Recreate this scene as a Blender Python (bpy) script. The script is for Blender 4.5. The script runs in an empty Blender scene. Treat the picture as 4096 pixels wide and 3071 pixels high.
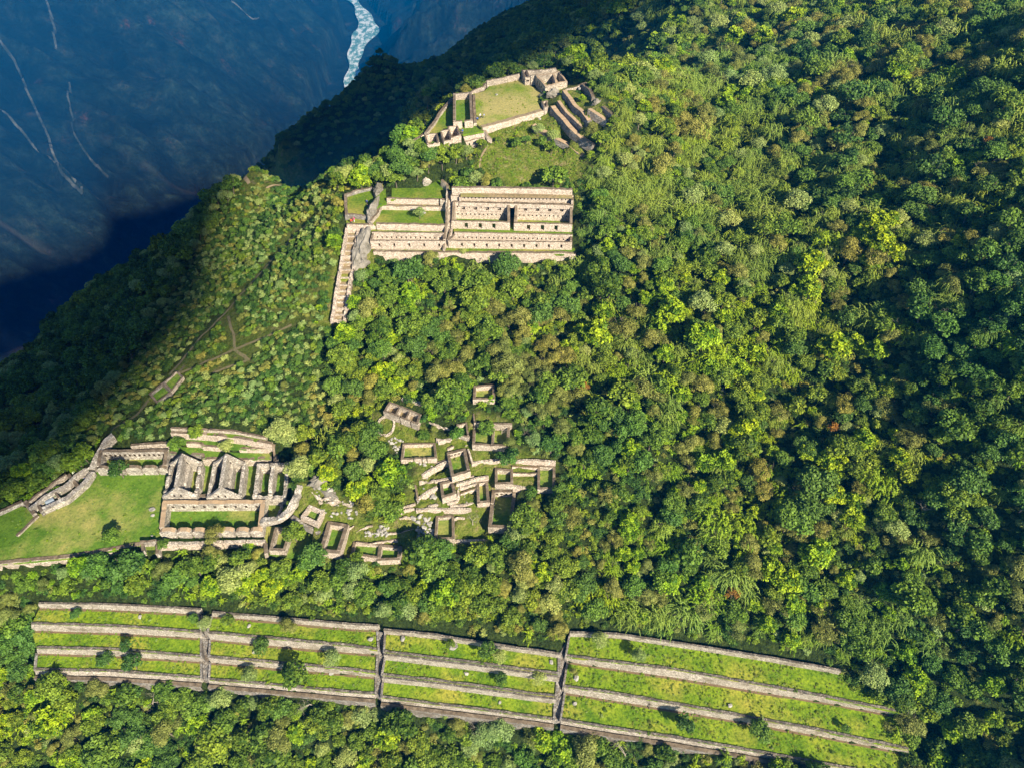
import bpy, math, random
import numpy as np
from mathutils import Vector, Matrix
R = math.radians
# ------------------------------------------------------------------ camera, sky, sun, exposure
S = bpy.context.scene
C = S.collection
PITCH = 46.0
cam_d = bpy.data.cameras.new('camera')
cam_d.sensor_width = 36.0
cam_d.lens = 36.0 * 2924.0 / 4096.0
cam_d.clip_start = 0.5
cam_d.clip_end = 30000
cam = bpy.data.objects.new('camera', cam_d)
C.objects.link(cam)
cam.rotation_euler = (R(90 - PITCH), 0, 0)
S.camera = cam
SUN = Vector((0.84, -1.22, 1.0)).normalized()
w = bpy.data.worlds.new("World")
S.world = w
w.use_nodes = True
wn = w.node_tree
bg = wn.nodes['Background']
sky = wn.nodes.new('ShaderNodeTexSky')
sky.sky_type = 'NISHITA'
sky.sun_disc = False
sky.sun_elevation = math.asin(SUN.z)
sky.sun_rotation = math.atan2(SUN.x, SUN.y)
sky.altitude = 2900
wn.links.new(sky.outputs[0], bg.inputs[0])
bg.inputs[1].default_value = 0.062
sun_d = bpy.data.lights.new('sun', 'SUN')
sun_d.energy = 5.0
sun_d.angle = R(0.5)
sun_d.color = (1.0, 0.89, 0.68)
sun = bpy.data.objects.new('sun', sun_d)
C.objects.link(sun)
sun.rotation_euler = SUN.to_track_quat('Z', 'Y').to_euler()
S.view_settings.view_transform = 'Standard'
S.view_settings.look = 'None'
S.view_settings.gamma = 1
S.view_settings.exposure = 1.2
S.cycles.max_bounces = 6
S.cycles.diffuse_bounces = 2
S.cycles.transparent_max_bounces = 4
S.cycles.volume_bounces = 0

rng = np.random.default_rng(7)
random.seed(5)
F_, CU, CV = 2924.0, 2048.0, 1535.5
cp, sp = math.cos(R(PITCH)), math.sin(R(PITCH))

# ------------------------------------------------------------------ image helpers (photo pixel -> point at height z)
def ray(u, v):
    X, Y = (u - CU) / F_, -(v - CV) / F_
    return np.array([X, Y * sp + cp, Y * cp - sp])
def W(u, v, z):
    d = ray(u, v)
    t = z / d[2]
    return np.array([d[0] * t, d[1] * t, z])
def proj(x, y, z):
    Z = y * cp - z * sp
    return CU + F_ * x / Z, CV - F_ * (y * sp + z * cp) / Z, Z
KS = {1: (1300, 220, 1.8425), 2: (0, 1660, 1.8433), 3: (1080, 1460, 1.8433), 4: (0, 2320, 1.58), 5: (1300, 2400, 1.8433),
      6: (2400, 2420, 1.7015), 7: (1300, 680, 2.4383), 8: (1750, 700, 3.6867), 9: (1650, 250, 2.765), 10: (0, 0, 1.1055),
      11: (1100, 1850, 3.685), 12: (1650, 1700, 3.3167), 15: (2300, 0, 1.1843), 16: (2300, 1400, 1.2316), 17: (320, 600, 0.88125), 13: (2050, 250, 5.5275), 14: (600, 1800, 3.6867), 0: (0, 0, 0.5398), 99: (0, 0, 1.0)}
def K(k, *pts):
    a, b, s = KS[k]
    return [(a + p[0] / s, b + p[1] / s) for p in pts]
def KW(k, pts, z):
    return [W(u, v, z) for u, v in K(k, *pts)]
def interp(x, tab):
    return float(np.interp(x, [t[0] for t in tab], [t[1] for t in tab]))
def zv(v):     # ground height of the middle spur against image row
    return interp(v, [(1400, -132), (1568, -134), (1700, -136.2), (1800, -138.6), (1900, -141.2), (2000, -143.8), (2090, -146.2), (2170, -148.2), (2260, -150.4)])

# ------------------------------------------------------------------ numpy noise
def _h(ix, iy, s):
    n = (ix.astype(np.int64) * 374761393 + iy.astype(np.int64) * 668265263 + s * 1442695041) & 0x7fffffff
    n = ((n ^ (n >> 13)) * 1274126177) & 0x7fffffff
    return ((n ^ (n >> 16)) & 0xffff) / 65535.0
def vnoise(x, y, s=0):
    ix, iy = np.floor(x), np.floor(y)
    fx, fy = x - ix, y - iy
    fx, fy = fx * fx * (3 - 2 * fx), fy * fy * (3 - 2 * fy)
    a, b, c, d = _h(ix, iy, s), _h(ix + 1, iy, s), _h(ix, iy + 1, s), _h(ix + 1, iy + 1, s)
    return (a * (1 - fx) + b * fx) * (1 - fy) + (c * (1 - fx) + d * fx) * fy - 0.5
def fbm(x, y, o=4, s=0):
    r, a = 0, 1.0
    for i in range(o):
        r = r + a * vnoise(x, y, s + i)
        x, y, a = x * 2.03 + 11.3, y * 2.03 + 5.7, a * 0.5
    return r
def ridged(x, y, o=4, s=0):
    r, a = 0, 1.0
    for i in range(o):
        r = r + a * (1 - 4 * np.abs(vnoise(x, y, s + i)))
        x, y, a = x * 2.1 + 3.1, y * 2.1 + 7.9, a * 0.5
    return r

# ------------------------------------------------------------------ materials
def newmat(name):
    m = bpy.data.materials.new(name)
    m.use_nodes = True
    nt = m.node_tree
    b = nt.nodes['Principled BSDF']
    b.inputs['Roughness'].default_value = 0.9
    b.inputs['Specular IOR Level'].default_value = 0.15
    return m, nt, b
def nd(nt, t, props=None, **ins):
    n = nt.nodes.new(t)
    for k_, v_ in (props or {}).items():
        setattr(n, k_, v_)
    for k_, v_ in ins.items():
        i_ = n.inputs[int(k_[1:])] if k_[0] == '_' and k_[1:].isdigit() else n.inputs[k_.replace('_', ' ')]
        if isinstance(v_, bpy.types.NodeSocket):
            nt.links.new(v_, i_)
        else:
            i_.default_value = v_
    return n
def ramp(nt, fac, stops, interp_='LINEAR'):
    n = nt.nodes.new('ShaderNodeValToRGB')
    cr = n.color_ramp
    cr.interpolation = interp_
    while len(cr.elements) > 1:
        cr.elements.remove(cr.elements[-1])
    cr.elements[0].position = stops[0][0]
    cr.elements[0].color = (*stops[0][1], 1)
    for p, c in stops[1:]:
        e = cr.elements.new(p)
        e.color = (*c, 1)
    nt.links.new(fac, n.inputs[0])
    return n.outputs[0]
def mix(nt, fac, a, b, mode='MIX'):
    n = nt.nodes.new('ShaderNodeMix')
    n.data_type = 'RGBA'
    n.blend_type = mode
    for i_, v_ in ((0, fac), (6, a), (7, b)):
        if isinstance(v_, bpy.types.NodeSocket):
            nt.links.new(v_, n.inputs[i_])
        else:
            n.inputs[i_].default_value = v_ if i_ == 0 else (*v_, 1)
    return n.outputs[2]
def pos(nt, sx=1, sy=1, sz=1):
    g = nt.nodes.new('ShaderNodeNewGeometry')
    m = nd(nt, 'ShaderNodeVectorMath', {'operation': 'MULTIPLY'}, _0=g.outputs['Position'], _1=(sx, sy, sz))
    return m.outputs[0]
def noise(nt, vec, scale, detail=3, rough=0.6):
    return nd(nt, 'ShaderNodeTexNoise', None, Vector=vec, Scale=scale, Detail=detail, Roughness=rough).outputs[0]
def bump(nt, b, h, strength=0.5, dist=0.2):
    n = nd(nt, 'ShaderNodeBump', None, Strength=strength, Distance=dist, Height=h)
    nt.links.new(n.outputs[0], b.inputs['Normal'])

def stone_mat(name, cols, stain, mort=(0.16, 0.12, 0.085), sc=1.7, stainamt=0.62):
    m, nt, b = newmat(name)
    p = pos(nt, 1, 1, 1.5)
    pn = nd(nt, 'ShaderNodeVectorMath', {'operation': 'ADD'}, _0=p, _1=nd(nt, 'ShaderNodeTexNoise', None, Vector=p, Scale=1.2).outputs['Color']).outputs[0]
    v = nd(nt, 'ShaderNodeTexVoronoi', None, Vector=pn, Scale=sc)
    ve = nd(nt, 'ShaderNodeTexVoronoi', {'feature': 'DISTANCE_TO_EDGE'}, Vector=pn, Scale=sc)
    col = ramp(nt, v.outputs['Color'], cols)
    n1 = noise(nt, p, 0.35, 5, 0.7)
    st = ramp(nt, n1, [(stainamt - 0.14, (0, 0, 0)), (stainamt + 0.08, (1, 1, 1))])
    col = mix(nt, st, col, stain)
    n2 = noise(nt, p, 5.0, 4, 0.7)
    col = mix(nt, 0.75, col, ramp(nt, n2, [(0.3, (0.55, 0.55, 0.56)), (0.6, (1.1, 1.05, 1.0))]), 'MULTIPLY')
    edge = ramp(nt, ve.outputs['Distance'], [(0.0, (1, 1, 1)), (0.09, (0, 0, 0))])
    col = mix(nt, edge, col, mort)
    nt.links.new(col, b.inputs['Base Color'])
    hh = ramp(nt, ve.outputs['Distance'], [(0, (0, 0, 0)), (0.16, (1, 1, 1))])
    bump(nt, b, hh, 0.8, 0.12)
    return m
M = {}
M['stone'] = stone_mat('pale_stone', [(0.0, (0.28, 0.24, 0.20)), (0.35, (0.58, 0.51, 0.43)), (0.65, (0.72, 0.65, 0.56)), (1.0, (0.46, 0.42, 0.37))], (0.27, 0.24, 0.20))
M['pink'] = stone_mat('pink_stone', [(0.0, (0.40, 0.33, 0.27)), (0.4, (0.70, 0.60, 0.51)), (1.0, (0.80, 0.72, 0.64))], (0.36, 0.30, 0.25), sc=2.4, stainamt=0.7)  # pale pink stone
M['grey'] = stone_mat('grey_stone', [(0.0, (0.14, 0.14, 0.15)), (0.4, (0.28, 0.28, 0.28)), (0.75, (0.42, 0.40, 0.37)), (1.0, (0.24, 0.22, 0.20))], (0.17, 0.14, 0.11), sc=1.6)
M['terrwall'] = stone_mat('terrace_fieldstone', [(0.0, (0.22, 0.20, 0.18)), (0.35, (0.50, 0.46, 0.41)), (0.7, (0.66, 0.62, 0.56)), (1.0, (0.38, 0.36, 0.33))], (0.25, 0.22, 0.17), sc=2.6)
M['coping'] = stone_mat('dark_coping_stone', [(0.0, (0.06, 0.06, 0.06)), (0.4, (0.16, 0.15, 0.14)), (0.75, (0.34, 0.31, 0.27)), (1.0, (0.12, 0.11, 0.10))], (0.10, 0.09, 0.07), sc=2.2)
M['white'] = stone_mat('weathered_white_stone', [(0.0, (0.27, 0.25, 0.23)), (0.4, (0.60, 0.56, 0.50)), (0.8, (0.76, 0.72, 0.65)), (1.0, (0.42, 0.40, 0.37))], (0.22, 0.21, 0.19), stainamt=0.6)
def soil_mat(name, a, b_, c, sc=0.8):
    m, nt, b = newmat(name)
    p = pos(nt)
    col = ramp(nt, noise(nt, p, sc, 5, 0.7), [(0.3, a), (0.5, b_), (0.7, c)])
    col = mix(nt, 0.6, col, ramp(nt, noise(nt, p, 7.0, 3, 0.7), [(0.35, (0.5, 0.5, 0.5)), (0.65, (1.15, 1.15, 1.15))]), 'MULTIPLY')
    nt.links.new(col, b.inputs['Base Color'])
    bump(nt, b, noise(nt, p, 3.0, 4, 0.7), 0.6, 0.15)
    return m
M['top'] = soil_mat('earthy_wall_top', (0.09, 0.07, 0.05), (0.19, 0.145, 0.10), (0.32, 0.26, 0.20))
M['toptan'] = soil_mat('tan_clay_wall_top', (0.38, 0.27, 0.17), (0.46, 0.33, 0.21), (0.42, 0.32, 0.22))
M['path'] = soil_mat('dirt_path', (0.20, 0.15, 0.09), (0.33, 0.25, 0.16), (0.30, 0.27, 0.13))
M['soil'] = soil_mat('soil_strip', (0.13, 0.09, 0.06), (0.22, 0.15, 0.09), (0.16, 0.15, 0.06))
M['trail'] = soil_mat('dark_trail', (0.06, 0.07, 0.03), (0.13, 0.115, 0.065), (0.08, 0.10, 0.035))  # darker, greener earth than the other trails
M['path2'] = soil_mat('overgrown_trail', (0.10, 0.11, 0.04), (0.22, 0.18, 0.10), (0.12, 0.14, 0.04))
M['rock'] = soil_mat('bare_rock', (0.09, 0.085, 0.06), (0.24, 0.22, 0.19), (0.36, 0.33, 0.29), 0.5)
M['niche'] = soil_mat('niche_painted_shade', (0.07, 0.05, 0.035), (0.10, 0.075, 0.05), (0.14, 0.11, 0.08), 2)  # recess shade put into the colour, lines niches and blind openings
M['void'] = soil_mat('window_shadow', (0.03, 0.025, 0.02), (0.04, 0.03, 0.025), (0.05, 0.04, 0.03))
M['boulder'] = soil_mat('pale_boulder', (0.22, 0.21, 0.19), (0.42, 0.40, 0.37), (0.52, 0.49, 0.45), 0.5)

def lawn_mat(name, g1, g2, dry, dryamt, tuft, dark=(0.02, 0.05, 0.008)):
    m, nt, b = newmat(name)
    p = pos(nt)
    col = ramp(nt, noise(nt, p, 0.22, 5, 0.68), [(0.34, g1), (0.62, g2)])
    d = ramp(nt, noise(nt, p, 0.075, 5, 0.6), [(dryamt, (0, 0, 0)), (dryamt + 0.16, (1, 1, 1))])
    col = mix(nt, d, col, dry)
    t1 = noise(nt, p, 1.6, 6, 0.75)
    col = mix(nt, tuft, col, ramp(nt, t1, [(0.36, (0.42, 0.5, 0.4)), (0.5, (0.95, 0.95, 0.9)), (0.66, (1.5, 1.35, 1.2))]), 'MULTIPLY')
    d2 = ramp(nt, noise(nt, p, 0.9, 3, 0.5), [(0.62, (0, 0, 0)), (0.72, (1, 1, 1))])
    col = mix(nt, nd(nt, 'ShaderNodeMath', {'operation': 'MULTIPLY'}, _0=d2, _1=tuft * 0.6).outputs[0], col, dark)
    nt.links.new(col, b.inputs['Base Color'])
    bump(nt, b, t1, 0.25 + 0.5 * tuft, 0.3)
    return m
M['lawn'] = lawn_mat('plaza_grass', (0.075, 0.165, 0.016), (0.13, 0.23, 0.026), (0.31, 0.30, 0.09), 0.48, 0.65)
M['lawnt'] = lawn_mat('terrace_grass', (0.085, 0.18, 0.010), (0.22, 0.32, 0.018), (0.33, 0.33, 0.05), 0.49, 1.0)
M['lawnu'] = lawn_mat('upper_grass', (0.14, 0.23, 0.022), (0.22, 0.27, 0.035), (0.36, 0.32, 0.12), 0.40, 0.55)
M['lawns'] = lawn_mat('strip_grass', (0.08, 0.155, 0.013), (0.14, 0.22, 0.02), (0.27, 0.26, 0.06), 0.49, 0.65)
M['dirt'] = lawn_mat('worn_ground', (0.22, 0.17, 0.10), (0.30, 0.23, 0.14), (0.20, 0.22, 0.05), 0.50, 0.6)

# terrain: forest floor / rough grass / canyon rock by painted cover
m, nt, b = newmat('terrain_cover')
at = nd(nt, 'ShaderNodeAttribute', {'attribute_name': 'cov'})
sep = nd(nt, 'ShaderNodeSeparateColor', None, _0=at.outputs['Color'])
p = pos(nt)
und = ramp(nt, noise(nt, p, 1.3, 5, 0.7), [(0.35, (0.02, 0.035, 0.010)), (0.55, (0.06, 0.10, 0.02)), (0.7, (0.12, 0.15, 0.035))])
gr = ramp(nt, noise(nt, p, 0.45, 6, 0.72), [(0.28, (0.10, 0.15, 0.014)), (0.43, (0.19, 0.27, 0.03)), (0.56, (0.30, 0.33, 0.07)), (0.68, (0.44, 0.36, 0.20))])
gr = mix(nt, 0.7, gr, ramp(nt, noise(nt, p, 3.0, 4, 0.75), [(0.35, (0.5, 0.55, 0.5)), (0.62, (1.25, 1.2, 1.1))]), 'MULTIPLY')
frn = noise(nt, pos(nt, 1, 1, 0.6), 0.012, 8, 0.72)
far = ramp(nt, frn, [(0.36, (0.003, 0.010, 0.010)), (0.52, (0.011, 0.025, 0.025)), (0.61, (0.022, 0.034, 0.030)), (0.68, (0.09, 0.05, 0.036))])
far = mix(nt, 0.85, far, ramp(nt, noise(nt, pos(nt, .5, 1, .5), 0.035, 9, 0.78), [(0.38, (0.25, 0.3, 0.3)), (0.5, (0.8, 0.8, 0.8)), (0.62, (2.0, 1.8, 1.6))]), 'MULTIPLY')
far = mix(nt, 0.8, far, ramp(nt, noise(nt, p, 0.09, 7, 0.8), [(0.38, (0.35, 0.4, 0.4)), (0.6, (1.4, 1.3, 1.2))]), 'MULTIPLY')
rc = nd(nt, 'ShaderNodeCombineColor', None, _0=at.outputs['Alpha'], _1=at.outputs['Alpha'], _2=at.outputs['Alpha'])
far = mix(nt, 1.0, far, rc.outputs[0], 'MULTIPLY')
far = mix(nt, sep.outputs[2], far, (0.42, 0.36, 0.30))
c1 = mix(nt, sep.outputs[0], und, gr)
c1 = mix(nt, sep.outputs[1], c1, far)
nt.links.new(c1, b.inputs['Base Color'])
bump(nt, b, noise(nt, p, 0.05, 9, 0.75), 1.0, 12.0)
bmpn = nt.nodes[-1]
M['terrain'] = m

def leaf_mat(name, c_lo, c_hi, tip, hue=0.5, trans=0.12):
    m, nt, b = newmat(name)
    oi = nt.nodes.new('ShaderNodeObjectInfo')
    a = nd(nt, 'ShaderNodeAttribute', {'attribute_name': 'lv'})
    col = mix(nt, a.outputs['Fac'], c_lo, c_hi)
    big = ramp(nt, oi.outputs['Random'], [(0.0, (0.72, 0.78, 0.72)), (0.5, (1, 1, 1)), (1.0, tip)])
    col = mix(nt, 1.0, col, big, 'MULTIPLY')
    reg = ramp(nt, noise(nt, pos(nt), 0.022, 3, 0.6), [(0.38, (0.82, 0.95, 0.95)), (0.6, (1.15, 1.04, 0.9))])
    col = mix(nt, 1.0, col, reg, 'MULTIPLY')
    col = mix(nt, 1.0, col, (0.94, 1.02, 0.68), 'MULTIPLY')
    nt.links.new(col, b.inputs['Base Color'])
    b.inputs['Roughness'].default_value = 0.62
    b.inputs['Specular IOR Level'].default_value = 0.25
    tr = nd(nt, 'ShaderNodeBsdfTranslucent', None, Color=col)
    ms = nd(nt, 'ShaderNodeMixShader', None, _0=trans, _1=b.outputs[0], _2=tr.outputs[0])
    nt.links.new(ms.outputs[0], nt.nodes['Material Output'].inputs[0])
    return m
LM = {
    'green': leaf_mat('leaves_mid_green', (0.03, 0.07, 0.010), (0.25, 0.34, 0.055), (1.3, 1.12, 0.75)),
    'yellow': leaf_mat('leaves_yellow_green', (0.05, 0.13, 0.008), (0.40, 0.52, 0.03), (1.12, 1.0, 0.6)),
    'dark': leaf_mat('leaves_dark_green', (0.022, 0.06, 0.018), (0.14, 0.24, 0.06), (1.3, 1.25, .9)),
    'olive': leaf_mat('leaves_olive_brown', (0.085, 0.095, 0.025), (0.40, 0.38, 0.14), (1.06, 1.0, 0.8)),
    'pale': leaf_mat('leaves_pale_grey_green', (0.11, 0.16, 0.06), (0.42, 0.48, 0.24), (1.15, 1.08, 0.9)),
    'bamboo': leaf_mat('arching_bamboo', (0.05, 0.11, 0.015), (0.38, 0.46, 0.12), (1.15, 1.1, 0.8)),
}
M['bark'] = soil_mat('bark', (0.10, 0.08, 0.06), (0.17, 0.14, 0.11), (0.22, 0.19, 0.15), 3)
M['palebark'] = soil_mat('pale_bark', (0.28, 0.24, 0.18), (0.46, 0.41, 0.33), (0.50, 0.46, 0.38), 3)
def flat(name, c, rough=0.8):
    m, nt, b = newmat(name)
    nt.links.new(mix(nt, noise(nt, pos(nt), 9, 3), tuple(x * 0.8 for x in c), c), b.inputs['Base Color'])
    b.inputs['Roughness'].default_value = rough
    return m

# ------------------------------------------------------------------ object helpers
def tag(o, label, cat, group=None, kind=None):
    if label: o['label'] = label
    if cat: o['category'] = cat
    if group: o['group'] = group
    if kind: o['kind'] = kind
    return o
def mk(name, V, Fc, mats, mi=None, parent=None, smooth=False, lv=None):
    V = np.asarray(V, dtype=float)
    if parent is not None:
        V = V - np.array(parent.location)
    me = bpy.data.meshes.new(name)
    me.from_pydata(V.tolist(), [], Fc if isinstance(Fc, list) else Fc.tolist())
    for m_ in (mats if isinstance(mats, (list, tuple)) else [mats]):
        me.materials.append(m_)
    if mi is not None:
        me.polygons.foreach_set('material_index', np.asarray(mi, dtype=np.int32))
    if smooth:
        me.polygons.foreach_set('use_smooth', [True] * len(me.polygons))
    me.update()
    o = bpy.data.objects.new(name, me)
    C.objects.link(o)
    if parent is not None:
        o.parent = parent
    return o
def struct(name, V, Fc, mats, **k):
    o = mk(name, V, Fc, mats, **k)
    o['kind'] = 'structure'
    return o
def thing(name, label, cat, loc, group=None):
    o = bpy.data.objects.new(name, None)
    o.empty_display_size = 0.5
    C.objects.link(o)
    o.location = loc
    return tag(o, label, cat, group)

# ------------------------------------------------------------------ wall geometry
def smooth_rand(n, amp, seed):
    r = np.random.default_rng(seed).normal(0, 1, n + 6)
    r = np.convolve(r, [0.2, 0.3, 0.3, 0.2], 'same')[3:3 + n]
    q = np.random.default_rng(seed + 1).random(n)
    return amp * (r + np.where(q > 0.9, -1.2, 0))
def resample(P, n):
    P = np.array(P, dtype=float)
    s = np.r_[0, np.cumsum(np.linalg.norm(np.diff(P[:, :2], axis=0), axis=1))]
    t = np.linspace(0, s[-1], n)
    return np.stack([np.interp(t, s, P[:, i]) for i in range(3)], 1)
def plen(P):
    P = np.array(P)
    return float(np.linalg.norm(np.diff(P[:, :2], axis=0), axis=1).sum())
WSEED = [100]
def strip(name, top, bot, back, parent, mats, rag=0.1, step=0.6):
    """wall body from its front top edge and front foot line; 'back' is its thickness away from the front"""
    WSEED[0] += 7
    n = max(3, int(plen(top) / step) + 1)
    T_, B_ = resample(top, n), resample(bot, n)
    tg = np.gradient(T_[:, :2], axis=0)
    tg /= np.linalg.norm(tg, axis=1)[:, None] + 1e-9
    nn = np.stack([-tg[:, 1], tg[:, 0]], 1)
    d = (T_[:, :2] - B_[:, :2])
    mid = n // 2
    if np.dot(nn[mid], d[mid]) < 0 or (np.linalg.norm(d[mid]) < 0.02 and nn[mid][1] < 0):
        nn = -nn
    z = smooth_rand(n, rag, WSEED[0])
    j = smooth_rand(n, rag * 0.6, WSEED[0] + 3)
    T1 = T_.copy(); T1[:, 2] += z; T1[:, :2] += nn * j[:, None]
    Mi = (T_ + B_) / 2; Mi[:, :2] += nn * (smooth_rand(n, rag * 0.4, WSEED[0] + 5))[:, None]
    B2 = B_.copy(); B2[:, 2] -= 0.5
    TB = T1.copy(); TB[:, :2] += nn * back; TB[:, 2] += smooth_rand(n, rag * 0.7, WSEED[0] + 4)
    BB = TB.copy(); BB[:, 2] = B2[:, 2]
    V = np.vstack([B2, Mi, T1, TB, BB])
    Fc, mi = [], []
    for i in range(n - 1):
        for r in range(4):
            a = r * n + i
            Fc.append((a, a + 1, a + n + 1, a + n)); mi.append(1 if r == 2 else 0)
    for i in (0, n - 1):
        Fc.append(tuple(r * n + i for r in range(5))); mi.append(0)
    return mk(name, V, Fc, mats, mi, parent)

def wall(name, p0, p1, z0, z1, t, parent, mats, openings=(), prof=None, rag=0.1, front=None, batter=0.06, ends=(0, 0), bury=0.5, deep=0.5):
    """straight wall with doorways ('d'), and niches ('n' on front face, 'b' on back face). openings: (s0,s1,h0,h1,kind)"""
    WSEED[0] += 7
    p0, p1 = np.array(p0[:2], float), np.array(p1[:2], float)
    L = np.linalg.norm(p1 - p0)
    d = (p1 - p0) / L
    n = np.array([d[1], -d[0]])
    if front is None: front = (0, -1)
    if np.dot(n, front) < 0: n = -n
    p0 = p0 - d * ends[0]; L2 = L + ends[0] + ends[1]
    ops = [(a + ends[0], b_ + ends[0], h0, h1, k) for a, b_, h0, h1, k in openings]
    cs = {0.0, L2}
    for o in ops: cs |= {o[0], o[1]}
    for s in np.linspace(0, L2, max(2, int(L2 / 0.7)) + 1):
        if all(not (o[0] - 0.15 < s < o[1] + 0.15) for o in ops): cs.add(float(s))
    cs = sorted(cs)
    hs = {-bury}
    H = z1 - z0
    for o in ops: hs |= {o[2], o[3]}
    if not ops: hs.add(H * 0.5)
    hs = sorted(hs)
    nc, nr = len(cs), len(hs) + 1
    rg = smooth_rand(nc, rag, WSEED[0])
    V = []
    for side in (1, -1):
        for ci, s in enumerate(cs):
            topz = H + (prof(s / L2) if prof else 0) + rg[ci]
            for ri in range(nr):
                h = hs[ri] if ri < nr - 1 else topz
                off = t / 2 + batter * (1 - max(0, min(1, h / H)))
                q = p0 + d * s + n * side * off
                V.append((q[0], q[1], z0 + h))
    base = nc * nr
    idx = lambda sd, c, r: (0 if sd == 1 else base) + c * nr + r
    Fc, mi = [], []
    def inop(c, r, kinds):
        if r >= nr - 2: return False
        sm, hm = (cs[c] + cs[c + 1]) / 2, (hs[r] + hs[r + 1]) / 2
        return any(o[0] < sm < o[1] and o[2] < hm < o[3] and o[4] in kinds for o in ops)
    for c in range(nc - 1):
        for r in range(nr - 1):
            if not inop(c, r, 'dn'): Fc.append((idx(1, c, r), idx(1, c + 1, r), idx(1, c + 1, r + 1), idx(1, c, r + 1))); mi.append(0)
            if not inop(c, r, 'db'): Fc.append((idx(-1, c, r), idx(-1, c + 1, r), idx(-1, c + 1, r + 1), idx(-1, c, r + 1))); mi.append(0)
        Fc.append((idx(1, c, nr - 1), idx(1, c + 1, nr - 1), idx(-1, c + 1, nr - 1), idx(-1, c, nr - 1))); mi.append(1)
    for c in (0, nc - 1):
        for r in range(nr - 1):
            Fc.append((idx(1, c, r), idx(1, c, r + 1), idx(-1, c, r + 1), idx(-1, c, r))); mi.append(0)
    for a, b_, h0, h1, k in ops:
        def cor(off_f):
            out = []
            for s, h in ((a, h0), (b_, h0), (b_, h1), (a, h1)):
                q = p0 + d * s + n * off_f(h)
                out.append((q[0], q[1], z0 + h))
            return out
        fo = lambda h: t / 2 + batter * (1 - max(0, min(1, h / H)))
        A = cor(fo) if k in 'dn' else cor(lambda h: -fo(h))
        B = cor(lambda h: -fo(h)) if k == 'd' else cor((lambda h: t / 2 - deep) if k == 'n' else (lambda h: deep - t / 2))
        i0 = len(V); V += A + B
        for e in range(4):
            f = (e + 1) % 4
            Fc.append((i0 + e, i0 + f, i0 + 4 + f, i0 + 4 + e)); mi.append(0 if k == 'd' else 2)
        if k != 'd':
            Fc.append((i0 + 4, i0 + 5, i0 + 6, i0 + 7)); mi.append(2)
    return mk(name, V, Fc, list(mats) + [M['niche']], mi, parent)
ST = lambda k='stone', t='top': [M[k], M[t]]

# ------------------------------------------------------------------ PLACES: lawns and level pads (name, crop, pixels, z, material)
ZP = -149.0
LAWNS = []
PADS = []
def lawn(k, pts, z, mat, nm='lawn', jit=0.0):
    poly = KW(k, pts, z) if k is not None else [np.array([q[0], q[1], z]) for q in pts]
    LAWNS.append((nm, poly, mat))
    PADS.append((np.array(poly)[:, :2], z - 0.45))
    return poly
# lower plaza
lawn(2, [(-260, 860), (0, 738), (160, 668), (235, 700), (290, 728), (440, 655), (540, 600), (620, 540), (690, 450), (720, 400), (1240, 395), (1300, 430), (1200, 700), (1180, 850),
         (1960, 860), (1975, 950), (1165, 985), (1060, 985), (1035, 962), (500, 1054), (60, 1094), (0, 1100), (-260, 1130)], ZP, 'lawn', 'plaza_lawn')
lawn(2, [(730, 290), (1235, 280), (1220, 400), (720, 405)], ZP + .004, 'lawn')
lawn(2, [(1235, 328), (1490, 365), (2140, 365), (2140, 680), (1185, 690)], ZP + .008, 'lawn')
lawn(2, [(1215, 690), (1960, 690), (1950, 870), (1175, 870)], ZP + .012, 'lawn')
lawn(2, [(1955, 640), (2150, 640), (2060, 790), (1990, 800), (1960, 960), (1950, 870)], ZP + .016, 'lawn')
lawn(2, [(1980, 820), (2350, 800), (2240, 1060), (1985, 1030)], ZP + .02, 'lawn')
# terraces behind the gabled halls
lawn(2, [(1250, 232), (1480, 236), (1492, 255), (1640, 268), (1760, 275), (1990, 280), (1995, 318), (1750, 332), (1490, 322), (1485, 294), (1250, 286)], -146.6, 'lawn', 'terrace_lawn')
lawn(2, [(1255, 168), (1500, 182), (1760, 210), (1995, 248), (1990, 252), (1760, 248), (1640, 242), (1490, 230), (1480, 211), (1370, 207), (1250, 207)], -145.2, 'lawn', 'terrace_lawn')
lawn(2, [(1260, 112), (1730, 137), (1955, 180), (2000, 214), (1760, 171), (1500, 143), (1255, 131)], -143.2, 'lawns', 'terrace_lawn')
# upper group
lawn(7, [(490, 778), (1175, 783), (1200, 740), (1225, 752), (2300, 758), (2440, 765), (2440, 825), (1750, 815), (470, 800)], -123.0, 'lawns', 'terrace_lawn')
lawn(7, [(420, 573), (1165, 578), (1160, 628), (430, 616)], -120.5, 'lawns', 'terrace_lawn')
lawn(8, [(235, 785), (1085, 800), (2000, 825), (2000, 900), (1085, 886), (240, 866)], -120.5, 'lawns', 'terrace_lawn')
lawn(8, [(200, 610), (1080, 630), (2000, 655), (2000, 800), (200, 780)], -120.45, 'lawns', 'room_floor')
lawn(8, [(200, 330), (2010, 350), (2010, 430), (200, 400)], -115.6, 'dirt', 'room_floor')
lawn(8, [(340, 260), (1990, 290), (1990, 325), (340, 300)], -113.0, 'dirt', 'ledge')
lawn(7, [(450, 520), (560, 392), (1190, 388), (1180, 530), (500, 535)], -118.7, 'lawns', 'terrace_lawn')
lawn(7, [(600, 330), (1200, 333), (1200, 362), (590, 352)], -117.5, 'dirt', 'ledge')
lawn(7, [(650, 270), (650, 180), (930, 180), (1010, 150), (1120, 95), (1175, 180), (1195, 262), (1100, 272), (640, 290)], -116.0, 'lawns', 'terrace_lawn')
lawn(7, [(190, 250), (460, 190), (470, 300), (425, 440), (205, 440)], -118.2, 'lawns', 'terrace_lawn')
lawn(7, [(200, 465), (420, 470), (425, 540), (210, 540)], -119.3, 'lawns', 'terrace_lawn')
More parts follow.
